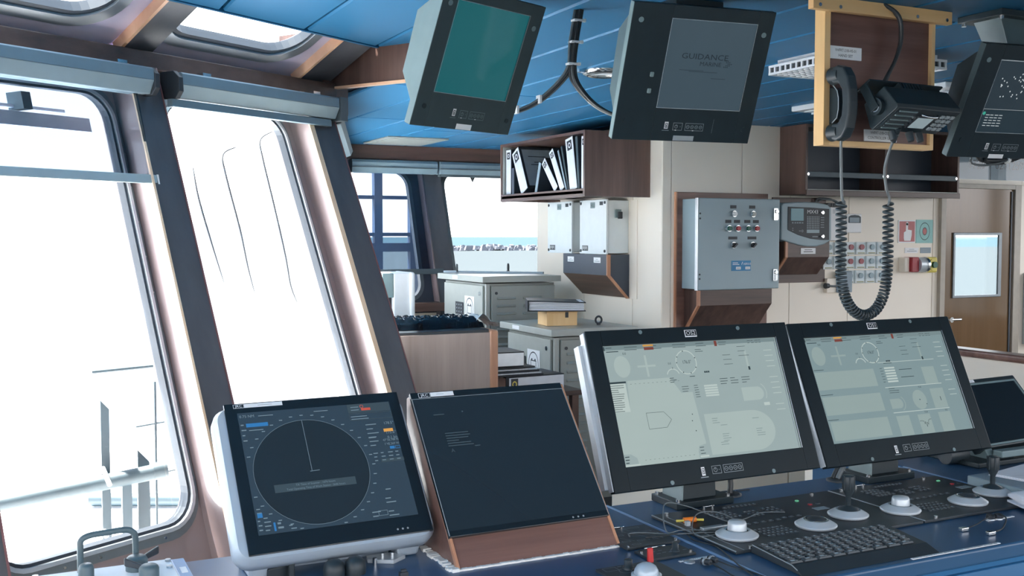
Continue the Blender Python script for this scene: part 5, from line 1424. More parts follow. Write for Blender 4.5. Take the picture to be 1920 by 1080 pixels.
def os_display(name_txt, label, c, tilt, w, h, scr, scrmat, graphics, basex):
    o = thing('console_display', label, 'display', (basex, 2.15, DZ), group='big displays on the console')
    T = Matrix.Translation(c) @ Matrix.Rotation(-tilt, 4, 'X')
    x0, x1, z0, z1 = scr
    b = MB(T).box(-w / 2, x0, 0, .020, 0, h).box(x1, w / 2, 0, .020, 0, h).box(x0, x1, 0, .020, 0, z0).box(x0, x1, 0, .020, z1, h)
    b.build('bezel', M['bezel_os'], o, bevel=.0015)
    s = MB(T).rect(x0, x1, z0, z1, .005).build('screen', scrmat, o)
    MB(T).use(M['silver']).rect(x1 - .0025, x1, z0, z1, -.0005).use(M['key']).rect(x1 - .007, x1 - .0045, z0, z1, .0045).build('screen_bead', None, o)
    MB(T).prism([(.020, .012), (.05, .02), (.075, .08), (.075, h - .08), (.05, h - .03), (.020, h - .012)], -w / 2 + .004, w / 2 - .004, 'X').build('rear_housing', M['alu_l'], o, bevel=.002)
    MB(T).box(-w / 2 - .003, -w / 2 + .012, .004, .022, .004, h - .004).build('side_flange', M['alu_l'], o)
    MB(T).box(-w / 2 - .012, -w / 2 + .006, .022, .045, .012, h - .03).build('side_strip', M['alu_l'], o)
    # number plate
    b = MB(T).use(M['white']).rect(-.021, .015, h - .0275, h - .009, -.0008).use(M['bezel_os']).rect(-.0185, .014, h - .0245, h - .0105, -.0012).use(M['white']).text(name_txt, -.003, h - .0222, .0100, -.0016, 'C', 1.1)
    b.build('number_plate', None, o)
    for x, z in ((-.150, h - .009), (.146, h - .0105), (.155, .0065), (-.146, .008)):
        MB(T).cyl((x, -.002, z), (x, .001, z), .0052 if x > -.15 or z > .1 else .003, n=12).build('screw_cap', M['black_side'], o)
    # brand badge and keys
    k = -.027
    y = -.0012
    b = MB(T).use(M['white']).rect(k - .031, k - .021, .0155, .036, y).use(M['black']).frame(k - .0295, k - .0225, .019, .025, .0016, y - .0004).frame(k - .0295, k - .0225, .026, .033, .0016, y - .0004).use(M['key']).rect(k - .036, k - .014, .0105, .0125, y)
    b.build('badge', None, o)
    b = MB(T).use(M['key']).frame(k, k + .027, .0165, .0360, .001, y).frame(k + .034, k + .092, .0165, .0360, .001, y)
    for i in range(4):
        b.ringf(k + .0425 + .0135 * i, .0263, .0044, .0055, y, 18).rect(k + .0405 + .0135 * i, k + .0445 + .0135 * i, .0257, .0269, y)
    b.ringf(k + .010, .0263, .0044, .0055, y, 18).rect(k + .0094, k + .0106, .0263, .031, y).rect(k + .020, k + .022, .0255, .027, y)
    b.build('key_legend', None, o)
    b = MB(T)
    graphics(b)
    b.build('screen_graphics', None, s)
    # pedestal
    bx = basex
    MB().box(bx - .085, bx + .085, 2.085, 2.20, DZ, DZ + .018).build('base_plate', M['black2'], o, bevel=.002)
    for sx in (-1, 1):
        for yy in (2.097, 2.188):
            MB().cyl((bx + sx * .075, yy, DZ + .018), (bx + sx * .075, yy, DZ + .024), .0055, n=8).build('bolt', M['chrome'], o)
    MB().hexa([(bx - .055, 2.105, DZ + .018), (bx + .045, 2.105, DZ + .018), (bx + .045, 2.185, DZ + .018), (bx - .055, 2.185, DZ + .018)], [(bx - .045, 2.115, DZ + .13), (bx + .045, 2.115, DZ + .13), (bx + .045, 2.19, DZ + .16), (bx - .045, 2.19, DZ + .16)]).build('pedestal', M['black2'], o, bevel=.002)
    MB().hexa([(bx - .060, 2.103, DZ + .018), (bx - .056, 2.103, DZ + .018), (bx - .056, 2.187, DZ + .018), (bx - .060, 2.187, DZ + .018)], [(bx - .050, 2.113, DZ + .13), (bx - .046, 2.113, DZ + .13), (bx - .046, 2.187, DZ + .16), (bx - .050, 2.187, DZ + .16)]).build('pedestal_cheek', M['black_side'], o)
    return o

Y1, Y2, Y3, Y4 = .0044, .0038, .0032, .0026
def textlines(b, x, z, n, w, dz, h=.0014, y=Y3, seed=1):
    rr = random.Random(seed)
    for i in range(n):
        b.rect(x, x + w * rr.uniform(.5, 1), z - i * dz, z - i * dz + h, y)
def top_strip(b, x0, x1, zt, hi, ox):
    b.use(M['scr_mid']).rect(x0, x1, zt - .011, zt - .0005, Y1)
    b.use(M['scr_ink']).rect(x0 + .002, x0 + .005, zt - .012, zt - .002, Y2)
    textlines(b, x0 + .008, zt - .006, 1, .03, .01, y=Y2); textlines(b, x0 + .008, zt - .016, 1, .06, .01, .002, y=Y2)
    for i in range(5):
        textlines(b, x0 + .06 + .07 * i, zt - .006, 2, .04, .007, .0012, Y2, i)
    for i in range(8):
        textlines(b, x1 - .09 + .012 * (i % 4), zt - .006 - .006 * (i // 4), 1, .011, .01, .001, Y2, i)
    b.use(M['scr_or']).rect(ox, ox + .030, zt - .006, zt - .0015, Y2).use(M['scr_red']).rect(ox + .002, ox + .030, zt - .015, zt - .008, Y2).use(M['scr_red']).rect(ox + .213, ox + .221, zt - .015, zt - .001, Y2)
    b.use(hi).disc(ox - .069, zt - .053, .0225, .027, Y1)
    b.rect(ox - .026, ox + .026, zt - .0575, zt - .0525, Y1).rect(ox - .003, ox + .003, zt - .082, zt - .028, Y2)
    b.use(M['scr_ink']).text('0.0', ox - .062, zt - .024, .0055, Y3).text('176.0\u00b0', ox + .118, zt - .0555, .0085, Y3, 'C', .85)
    b.use(M['scr_w']).ringf(ox + .117, zt - .052, .0285, .031, Y2, 36).ringf(ox + .072, zt - .085, .017, .0195, Y2, 16, 1, 0.3, PI - .3)
    b.use(M['scr_ink'])
    for a in (20, 100, 150, 180, 240, 285, 330):
        b.disc(ox + .117 + .029 * math.cos(R(a)), zt - .052 + .029 * math.sin(R(a)), .0016, y=Y3, n=8)
    b.text('0.0', ox + .062, zt - .055, .005, Y3).text('0', ox + .071, zt - .067, .005, Y3)
    for i in range(3):
        b.rect(ox + .164 + .0055 * i, ox + .1685 + .0055 * i, zt - .082, zt - .0775, Y3)
    textlines(b, ox + .15, zt - .022, 2, .03, .005, .0012, Y3, 3)
    textlines(b, ox + .23, zt - .04, 3, .03, .012, .001, Y3, 5)
    textlines(b, ox + .28, zt - .02, 3, .04, .012, .001, Y3, 7)
    b.use(hi).rect(ox + .30, ox + .306, zt - .08, zt - .03, Y2).use(M['scr_ink']).rect(ox + .302, ox + .308, zt - .082, zt - .073, Y3)
    b.use(M['scr_w'])
    for i in range(12):
        if i not in (4, 9):
            b.rect(x1 - .045, x1 - .018, zt - .034 - .0142 * i, zt - .0325 - .0142 * i, Y2)
def g_os2(b):
    x0, x1, z0, z1 = -.262, .2595, .056, .3485
    top_strip(b, x0, x1, z1, M['scr_hi'], -.148)
    b.use(M['scr_hi']).poly([(x0 + .001, .185), (-.218, .185), (-.2111, .2600), (-.0886, .2613), (-.0634, .2211), (-.0307, .2211), (-.0230, .092), (-.045, .088), (-.05, .074), (-.05, .057), (-.222, .057), (-.225, .075), (-.24, .085), (x0 + .001, .086)], Y1)
    b.use(M['scr_w']).rect(x0, -.218, .185, .258, Y2).rect(x0, -.22, .057, .061, Y2).rect(-.048, -.022, .060, .0645, Y2)
    b.use(M['scr_ink']).rect(x0, -.216, .2545, .259, Y3)
    textlines(b, x0 + .001, .249, 13, .038, .0052, .0012, Y3, 2)
    pent = [(-.1767, .1786), (-.127, .1782), (-.1087, .158), (-.1253, .1401), (-.1763, .1393)]
    for i in range(5):
        b.line(pent[i], pent[(i + 1) % 5], .0008, Y3)
    for x, z in ((-.046, .166), (-.05, .15), (-.045, .125)):
        b.disc(x, z, .0015, y=Y3, n=8)
    textlines(b, x0 + .004, .078, 3, .016, .007, .0022, Y3, 9); textlines(b, -.045, .083, 3, .02, .0075, .0015, Y3, 4)
    for i in range(12):
        b.rect(-.205 + .0125 * i, -.201 + .0125 * i, .251, .2516, Y3); b.rect(-.205 + .0125 * i, -.201 + .0125 * i, .0675, .0681, Y3)
    textlines(b, -.09, .258, 3, .02, .005, .0015, Y3, 8); textlines(b, -.06, .235, 3, .022, .006, .0012, Y3, 6); textlines(b, -.024, .236, 6, .014, .0058, .0012, Y3, 5); textlines(b, -.03, .259, 1, .025, .005, .0016, Y3, 3)
    b.use(M['scr_w'])
    for i in range(5):
        b.rect(.0065, .0466, .2315 - .0062 * i, .2358 - .0062 * i, Y2)
    b.use(M['scr_ink'])
    for k, x in enumerate((.058, .09, .125)):
        textlines(b, x, .248, 3, .026, .0065, .0014, Y3, k)
    tank = [(.1177, .1877), (.1177, .222), (.160, .222)] + [(.166 + .019 * math.cos(a), .205 + .0172 * math.sin(a)) for a in [R(80 - 20 * i) for i in range(9)]] + [(.160, .1877)]
    b.use(M['scr_hi']).poly(tank[::-1], Y2).ringf(.166, .205, .026, .0285, Y2, 20, 1, -.6, 1.0).use(M['scr_w']).rect(.178, .196, .172, .180, Y2)
    boat = [(-.0124, .0625), (-.0124, .1635), (.13, .1635)] + [(.130 + .064 * math.cos(a), .113 + .0505 * math.sin(a)) for a in [R(80 - 10 * i) for i in range(17)]] + [(.13, .0625)]
    b.use(M['scr_hi']).poly(boat[::-1], Y2)
    b.use(M['scr_mid'])
    for x, z, n_ in ((.008, .15, 3), (.03, .132, 1), (.03, .11, 4), (.13, .142, 1), (.135, .115, 4), (.02, .09, 2)):
        textlines(b, x, z, n_, .026, .0055, .0012, Y3, int(x * 999))
def g_os1(b):
    x0, x1, z0, z1 = -.2575, .2585, .059, .3525
    top_strip(b, x0, x1, z1, M['scr_hi1'], -.152)
    b.use(M['scr_hi1']).rect(-.2526, -.0419, .2049, .2543, Y1).rect(-.2498, -.0435, .135, .1855, Y1).rect(-.2463, -.0441, .066, .1176, Y1)
    b.use(M['scr_ink'])
    for z in (.2595, .190, .1215):
        textlines(b, -.253, z, 1, .05, .01, .0014, Y3, int(z * 100))
    for i in range(8):
        b.rect(-.2555, -.2535, .21 + .0055 * i, .2108 + .0055 * i, Y3); b.rect(-.2555, -.2535, .14 + .0055 * i, .1408 + .0055 * i, Y3)
    b.use(M['scr_w'])
    for i in range(6):
        b.rect(-.0029, .0359, .2505 - .0078 * i, .2552 - .0078 * i, Y2)
    b.use(M['scr_ink']); textlines(b, -.02, .252, 6, .014, .0078, .0012, Y3, 3); textlines(b, .0, .266, 1, .05, .01, .0014, Y3, 4)
    textlines(b, .05, .245, 2, .05, .022, .0016, Y3, 2); textlines(b, -.01, .193, 3, .04, .006, .0012, Y3, 1)
    b.use(M['scr_w']).rect(-.02, .195, .1965, .1985, Y2).rect(-.018, .195, .1245, .1265, Y2).rect(-.02, .195, .269, .2705, Y2)
    b.use(M['scr_hi1']).rect(.1361, .1842, .1976, .2487, Y2).rect(.1417, .1924, .1279, .1843, Y2).rect(-.0131, .0344, .0605, .1156, Y2).rect(.066, .1123, .0600, .1143, Y2).rect(.145, .1916, .060, .1156, Y2)
    b.disc(.093, .156, .0255, .028, Y2)
    tank = [(-.0173, .1367), (-.0173, .1642), (.012, .1642)] + [(.014 + .0135 * math.cos(a), .1505 + .0137 * math.sin(a)) for a in [R(80 - 20 * i) for i in range(9)]] + [(.012, .1367)]
    b.poly(tank[::-1], Y2).ringf(.014, .1505, .020, .0225, Y2, 18, 1, -1.2, 1.0)
    b.use(M['scr_ink']).disc(.093, .156, .0018, y=Y3, n=8).disc(.114, .142, .0016, y=Y3, n=8).rect(.1715, .1735, .148, .160, Y3).text('72.8', .10, .189, .0048, Y3).text('72.8', .095, .1175, .0048, Y3).text('0.0', .175, .1175, .0048, Y3)
    pts = [(.0675, .0955), (.0755, .0958), (.082, .094), (.084, .086), (.087, .093), (.09, .078), (.093, .091), (.096, .084), (.099, .094), (.103, .098), (.1115, .0985)]
    for p, q in zip(pts[:-1], pts[1:]):
        b.line(p, q, .001, Y3)
os_display('OS2', 'big console display with the numeral label OS2 and pale ship diagram', (1.547, 2.02, 1.031), R(21.6), .609, .387, (-.262, .2625, .056, .3485), M['scr'], g_os2, 1.545)
os_display('OS1', 'big console display with the numeral label OS1 and several grey graphs', (2.196, 2.041, 1.022), R(24.5), .605, .395, (-.2575, .2605, .059, .3525), M['scr1'], g_os1, 2.165)

# ------------------------------------------------------------------ radar display
M['rad'] = em('radar_screen_blue', (46, 62, 76), 1.0, rough=.12, spec=.5)
M['rad_disc'] = em('radar_disc_black', (26, 36, 44), 1.0, rough=.12, spec=.5)
M['rad_txt'] = em('radar_text', (112, 134, 148), 1.0)
M['rad_blue'] = em('radar_blue', (48, 118, 180), 1.0)
M['rad_or'] = em('radar_orange', (220, 160, 80), 1.0)
M['rad_red'] = em('radar_red', (190, 84, 70), 1.0)
M['rad_box'] = em('radar_box', (58, 74, 84), 1.0)
M['gloss'] = pm('black_glass', (28, 36, 42), 0.12, vary=0.03, spec=0.45)
tl = R(38.0); yw = R(2.0)
c = (.590, 1.98, .996); w, h = .417, .343
o = thing('radar_display', 'silver-framed radar display with a round plot on its dark screen', 'display', (c[0], c[1], DZ))
T = Matrix.Translation(c) @ Matrix.Rotation(yw, 4, 'Z') @ Matrix.Rotation(-tl, 4, 'X')
lp = rloop(-w / 2, w / 2, 0.0, h, .035, 6)
lp2 = rloop(-w / 2 + .008, w / 2 - .008, .008, h - .006, .03, 6)
lb = rloop(-w / 2 + .03, w / 2 - .03, .03, h - .02, .03, 6)
b = MB(T); n = len(lp)
rings = [(lp2, -.002), (lp, .012), (lp, .035), (lb, .085)]
V = [(p[0], y, p[1]) for l, y in rings for p in l]
Fq = [tuple(range(n)), tuple(range(4 * n - 1, 3 * n - 1, -1))]
b.add(V, Fq); b.add(V, [(k * n + i, (k + 1) * n + i, (k + 1) * n + (i + 1) % n, k * n + (i + 1) % n) for k in range(3) for i in range(n)], True)
b.build('housing', M['radar'], o)
g = MB(T).prism([(-.184, .0145), (.197, .0145), (.197, .3450), (-.184, .3450)], -.006, .001); g.build('front_glass', M['gloss'], o, bevel=.001)
YR = -.0065
s = MB(T).rect(-.160, .1725, .0525, .322, YR).build('screen', M['rad'], o)
b = MB(T)
YA, YB, YC = YR - .0004, YR - .0008, YR - .0012
b.use(M['rad_disc']).disc(-.0285, .1765, .1205, .1175, YA, 48)
b.use(M['rad_txt']).ringf(-.0285, .1765, .1200, .1207, YB, 60, .975).line((-.0297, .293), (-.0298, .177), .0010, YB).line((-.034, .1755), (-.014, .1762), .0012, YB)
for i in range(36):
    a = 2 * PI * i / 36
    rr = .132
    x, z = -.0285 + rr * math.cos(a), .1765 + rr * .975 * math.sin(a)
    if -.158 < x < .112 and .054 < z < .318:
        b.rect(x - .0035, x + .0035, z - .001, z + .001, YB)
b.use(M['rad_box']).rect(-.113, .057, .136, .1535, YB)
b.use(M['rad_txt']).text('TX Time of Scanner : 1676 hours', -.028, .1465, .0042, YC, 'C').text('Total Operating Time of Work Station : 2646 hours', -.028, .1385, .0042, YC, 'C', .95)
b.text('0.75 NM', -.157, .310, .006, YB)
textlines(b, -.118, .311, 1, .05, .01, .0016, YB, 3); textlines(b, .0, .311, 1, .05, .01, .0016, YB, 4)
b.use(M['rad_blue']).rect(-.1461, -.1009, .2874, .296, YB)
b.use(M['rad_txt']); textlines(b, -.157, .292, 4, .010, .012, .0025, YB, 8); textlines(b, -.142, .279, 1, .03, .01, .0018, YB, 2)
b.use(M['rad_box']).rect(.075, .171, .3005, .321, YB).frame(.075, .171, .282, .2985, .0012, YB).rect(.122, .173, .178, .186, YB)
b.use(M['rad_red']).rect(.105, .126, .3045, .3105, YC).ringf(.107, .3145, .003, .0042, YC, 14)
b.use(M['rad_txt'])
textlines(b, .082, .313, 2, .018, .007, .0018, YC, 2); textlines(b, .078, .290, 2, .045, .006, .0018, YC, 5)
for i, t in enumerate(('178.5\u00b0', '', '175.6\u00b0', '0.1 kn')):
    if t:
        b.text(t, .170, .2665 - .0115 * i, .0062, YC, 'R')
    textlines(b, .106, .268 - .0105 * i, 1, .026, .01, .002, YC, i)
b.use(M['rad_or']).rect(.1436, .165, .2487, .2560, YC)
b.use(M['rad_txt'])
for i, t in enumerate(('47\u00b056.788 N', '1\u00b042.269 W')):
    b.text(t, .171, .2265 - .0095 * i, .0052, YC, 'R', .9); textlines(b, .106, .2275 - .0095 * i, 1, .022, .01, .002, YC, i)
textlines(b, .106, .2375, 1, .02, .01, .002, YC, 6)
b.use(M['rad_blue']).rect(.148, .1585, .207, .2135, YC).frame(.160, .171, .207, .2135, .0008, YC)
b.use(M['rad_txt'])
for i in range(3):
    for j in range(4):
        textlines(b, .108 + .0165 * j, .199 - .0085 * i, 1, .011, .01, .002, YC, i * 4 + j)
for x, z, n_ in ((.115, .115, 1), (.11, .095, 2), (.075, .068, 2), (.11, .066, 2)):
    textlines(b, x, z, n_, .022, .009, .0022, YC, int(x * 500))
b.frame(.088, .108, .060, .071, .0008, YC)
textlines(b, -.156, .105, 2, .012, .008, .002, YC, 3)
b.use(M['rad_blue']).rect(-.156, -.146, .088, .0975, YC).rect(-.128, -.124, .057, .075, YC)
b.use(M['rad_txt']); textlines(b, -.145, .085, 4, .014, .0085, .0022, YC, 1); textlines(b, -.157, .080, 3, .008, .0095, .0025, YC, 1); textlines(b, -.12, .070, 2, .012, .009, .004, YC, 1); textlines(b, -.095, .066, 2, .012, .009, .002, YC, 1)
b.build('radar_graphics', None, s)
b = MB(T).use(M['white']).rect(-.1655, -.1435, .3335, .3425, -.0065).use(M['gloss']).rect(-.1648, -.1442, .3342, .3418, -.0068).use(M['white']).text('JRC', -.1545, .3355, .0052, -.0072, 'C', 1.2).rect(-.1432, -.0627, .3335, .3425, -.0065).use(M['key']).rect(-.115, -.085, .3372, .3382, -.0069)
b.build('name_label', None, o)
b = MB(T).use(M['key'])
for i in range(3):
    b.disc(.1205 + .011 * i, .0265, .0022, y=-.0065, n=10)
b.build('touch_dots', None, o)
# legs and mounting
for x0, x1, y0 in ((.415, .462, 2.02), (.722, .768, 2.035)):
    MB().hexa([(x0, y0, DZ), (x1, y0, DZ), (x1, y0 + .11, DZ), (x0, y0 + .11, DZ)], [(x0 - .012, y0 - .03, DZ + .075), (x1 + .012, y0 - .03, DZ + .075), (x1 + .006, y0 + .12, DZ + .16), (x0 - .006, y0 + .12, DZ + .16)]).build('leg', M['radar'], o, bevel=.006)
MB().hexa([(.47, 2.07, DZ), (.715, 2.07, DZ), (.715, 2.16, DZ), (.47, 2.16, DZ)], [(.47, 2.06, DZ + .10), (.715, 2.06, DZ + .10), (.715, 2.18, DZ + .22), (.47, 2.18, DZ + .22)]).build('rear_bracket', M['radar'], o)
MB().prism([(.655, 2.025), (.70, 1.995), (.735, 2.02), (.72, 2.05), (.66, 2.05)], DZ, DZ + .008, 'Z').build('foot_plate', M['alu_l'], o, bevel=.001)
for x, y in ((.665, 2.008), (.69, 2.035), (.71, 2.03)):
    MB().cyl((x, y, DZ), (x, y, DZ + .014), .005, n=8).build('bolt', M['chrome'], o)
tag(MB().prism([(.447, 2.005), (.50, 2.02), (.50, 2.055), (.447, 2.05)], DZ, DZ + .022, 'Z').box(.487, .499, 2.0, 2.02, DZ, DZ + .03).build('connector_block', M['black'], bevel=.003), 'dark connector block beneath the radar display', 'connector')
for i, (x, y) in enumerate(((.570, 1.975), (.613, 1.975))):
    b = MB().lathe([(.021, 0), (.0215, .012), (.019, .025), (.012, .032), (.001, .034)], (x, y, DZ), 18)
    tag(b.build('dome_knob', M['black']), ['dark rounded knob under the radar display, nearer its left leg', 'dark rounded knob under the radar display, nearer its right leg'][i], 'knob', 'dark knobs under the radar display')
tag(MB().box(.681, .698, 1.900, 1.912, DZ, DZ + .012).box(.684, .695, 1.902, 1.91, DZ + .012, DZ + .017).build('small_switch', M['cap_d'], bevel=.001), 'tiny black switch on the desk in front of radar display', 'switch')

# ------------------------------------------------------------------ dark chart display in its wooden plinth
o = thing('chart_display', 'black chart display set in a slanted reddish wooden plinth', 'display', (.99, 2.0, DZ))
t2 = R(40.1); c = (.990, 1.9, .951); w, h = .379, .411
T = Matrix.Translation(c) @ Matrix.Rotation(R(.6), 4, 'Z') @ Matrix.Rotation(-t2, 4, 'X')
ft, fz = .411 * math.sin(t2), .411 * math.cos(t2)
MB().prism([(1.90, .951), (1.90 + ft, .951 + fz), (2.195, .951 + fz - .01), (2.195, .951)], .803, 1.178, 'X').build('plinth', M['lam_red'], o, bevel=.002)
for x in (.801, 1.176):
    MB().prism([(1.897, .951), (1.897 + ft, .953 + fz), (1.905 + ft, .953 + fz), (1.91, .951)], x, x + .006, 'X').build('edge_strip', M['edge'], o)
MB(T).prism([(-.190, .068), (.189, .068), (.189, .413), (-.190, .413)], -.008, .002).build('front_glass', M['gloss'], o, bevel=.001)
M['dark_scr'] = em('nearly_black_screen', (24, 36, 46), .9, rough=.14, spec=.4)
s = MB(T).rect(-.1885, .187, .0810, .3955, -.0085).build('screen', M['dark_scr'], o)
b = MB(T).use(em('dim_grey_print', (62, 78, 88), 1.0))
textlines(b, -.150, .352, 1, .045, .01, .002, -.0089, 1)
for i in range(6):
    b.rect(-.136, -.136 + (.055, .058, .052, .028, .055, .06)[i], .304 - .0062 * i, .306 - .0062 * i, -.0089)
b.text('A', -.133, .258, .009, -.0092).rect(-.075, -.062, .268, .270, -.0089).disc(-.080, .3565, .002, y=-.0089, n=8)
b.build('screen_text', None, s)
MB(T).use(M['key']).rect(-.1905, .1895, .3955, .3967, -.0090).rect(.1868, .1882, .07, .395, -.0090).rect(-.1905, -.189, .07, .395, -.0090).build('screen_bead', None, o)
b = MB(T).use(M['white']).rect(-.172, -.1445, .3985, .4105, -.0088).use(M['gloss']).rect(-.1712, -.1453, .3993, .4097, -.0091).use(M['white']).text('JRC', -.1583, .4012, .0065, -.0094, 'C', 1.2).rect(-.1435, -.088, .3995, .4105, -.0088).use(M['key']).rect(-.13, -.112, .4045, .4055, -.0091)
b.build('name_label', None, o)
b = MB(T).use(M['key'])
for i in range(3):
    b.disc(.100 + .0128 * i, .0745, .0022, y=-.0088, n=10)
b.build('touch_dots', None, o)
b = MB()
random.seed(9)
for i in range(36):
    x = .80 + .0105 * i
    b.box(x, x + .0115, 1.892 + random.uniform(-.001, .001), 1.9, DZ, DZ + random.uniform(.003, .0045))
for i in range(22):
    y = 1.89 + .0085 * i
    b.box(.786 + random.uniform(-.005, .004), .802, y, y + .0095, DZ, DZ + random.uniform(.003, .007))
b.build('sealant_bead', M['sealant'], o)

# ------------------------------------------------------------------ right hand display on its cradle
o = thing('laptop_display', 'black grey-framed display on a cradle at the right end of the console', 'display', (2.735, 2.2, DZ))
T = Matrix.Translation((2.735, 2.13, .998)) @ Matrix.Rotation(R(4.5), 4, 'Z') @ Matrix.Rotation(-R(42), 4, 'X')
w, h = .37, .235
MB(T).box(-w / 2, w / 2, 0, .035, 0, h).build('housing', M['black2'], o, bevel=.004)
MB(T).rect(-w / 2 + .016, w / 2 - .022, .012, h - .022, -.0006).use(M['gloss']).build('screen', em('unlit_screen', (34, 40, 48), .8, rough=.15), o)
MB(T).use(M['black_side']).frame(-w / 2 + .008, w / 2 - .010, .006, h - .015, .007, -.0004).build('screen_bead', None, o)
MB(T).use(M['paper']).rect(-.075, -.02, h - .013, h - .003, -.0008).use(M['key']).text('CHART DISPLAY', -.0475, h - .0105, .0042, -.0012, 'C', .9).build('name_label', None, o)
MB().box(2.50, 2.95, 2.085, 2.30, DZ, DZ + .016).build('cradle_base', M['black2'], o, bevel=.004)
MB().cyl((2.46, 2.17, DZ + .027), (2.535, 2.17, DZ + .027), .026, n=18).build('cradle_hinge', M['black'], o, bevel=.003)
MB().prism([(2.10, DZ + .016), (2.30, DZ + .016), (2.26, DZ + .12), (2.16, DZ + .085)], 2.57, 2.60, 'X').build('cradle_arm', M['black_side'], o, bevel=.002)
MB().box(2.58, 2.95, 2.072, 2.105, DZ + .026, DZ + .046).build('front_ledge', M['black_side'], o, bevel=.003)
MB().cyl((2.60, 2.11, DZ + .026), (2.66, 2.11, DZ + .026), .016, n=14).build('cradle_knob', M['black'], o)
for x in (2.74, 2.80):
    MB().cyl((x, 2.071, DZ + .035), (x, 2.0695, DZ + .035), .004, n=8).build('screw', M['chrome'], o)
# papers on the right module
o = thing('thick_folder', 'thick blue-grey closed folder lying at the right of console', 'folder', (2.50, 1.85, DZ))
MB().box(2.302, 2.62, 1.66, 1.955, DZ + .0005, DZ + .030).build('cover', M['folder'], o, bevel=.003)
MB().box(2.3005, 2.306, 1.662, 1.953, DZ + .003, DZ + .028).build('spine', M['ebox'], o)
o = thing('paper_sheets', 'loose white drawing sheets lying on the thick folder', 'paper', (2.50, 1.87, DZ + .03))
pt = Matrix.Translation((2.515, 1.86, DZ + .031)) @ Matrix.Rotation(R(12), 4, 'Z')
for k in range(3):
    MB(pt).box(-.15 + .004 * k, .14, -.11 + .003 * k, .10, .0015 * k, .0015 * k + .0013).build('sheet', M['paper'], o)
b = MB(pt @ Matrix.Translation((0, 0, .005)) @ Matrix.Rotation(R(-90), 4, 'X')).use(M['key']).ringf(-.04, -.0, .05, .0515, 0, 30, .6).ringf(.0, .03, .03, .0312, 0, 30, .7).line((-.13, .05), (.05, -.06), .0012).line((-.12, -.07), (.09, .07), .0012)
b.build('drawing', None, o)
o = thing('folded_papers', 'folded bundle of white papers in the right front corner of console', 'paper', (2.3, 1.70, DZ))
b = MB(Matrix.Translation((2.215, 1.735, DZ + .008)) @ Matrix.Rotation(R(-20), 4, 'Z'))
for k in range(4):
    prof = bez([(0.0 - .002 * k, 0, .004 + .004 * k), (-.012 - .001 * k, 0, .012 + .002 * k), (-.004, 0, .020 + .003 * k), (.06, 0, .022 + .003 * k), (.30, 0, .016 + .003 * k)], 5)
    n = len(prof)
    V = [(p.x, -.10, p.z) for p in prof] + [(p.x + .02, .05 - .01 * k, p.z) for p in prof] 
    V += [(p.x, -.10, p.z + .0016) for p in prof] + [(p.x + .02, .05 - .01 * k, p.z + .0016) for p in prof]
    b.add(V, [(i, i + 1, n + i + 1, n + i) for i in range(n - 1)] + [(2 * n + i, 3 * n + i, 3 * n + i + 1, 2 * n + i + 1) for i in range(n - 1)] + [(i, 2 * n + i, 2 * n + i + 1, i + 1) for i in range(n - 1)], True)
    b.box(.0, .30, -.10, .04, .001 + .0012 * k, .002 + .0012 * k)
b.build('bundle', M['paper'], o)

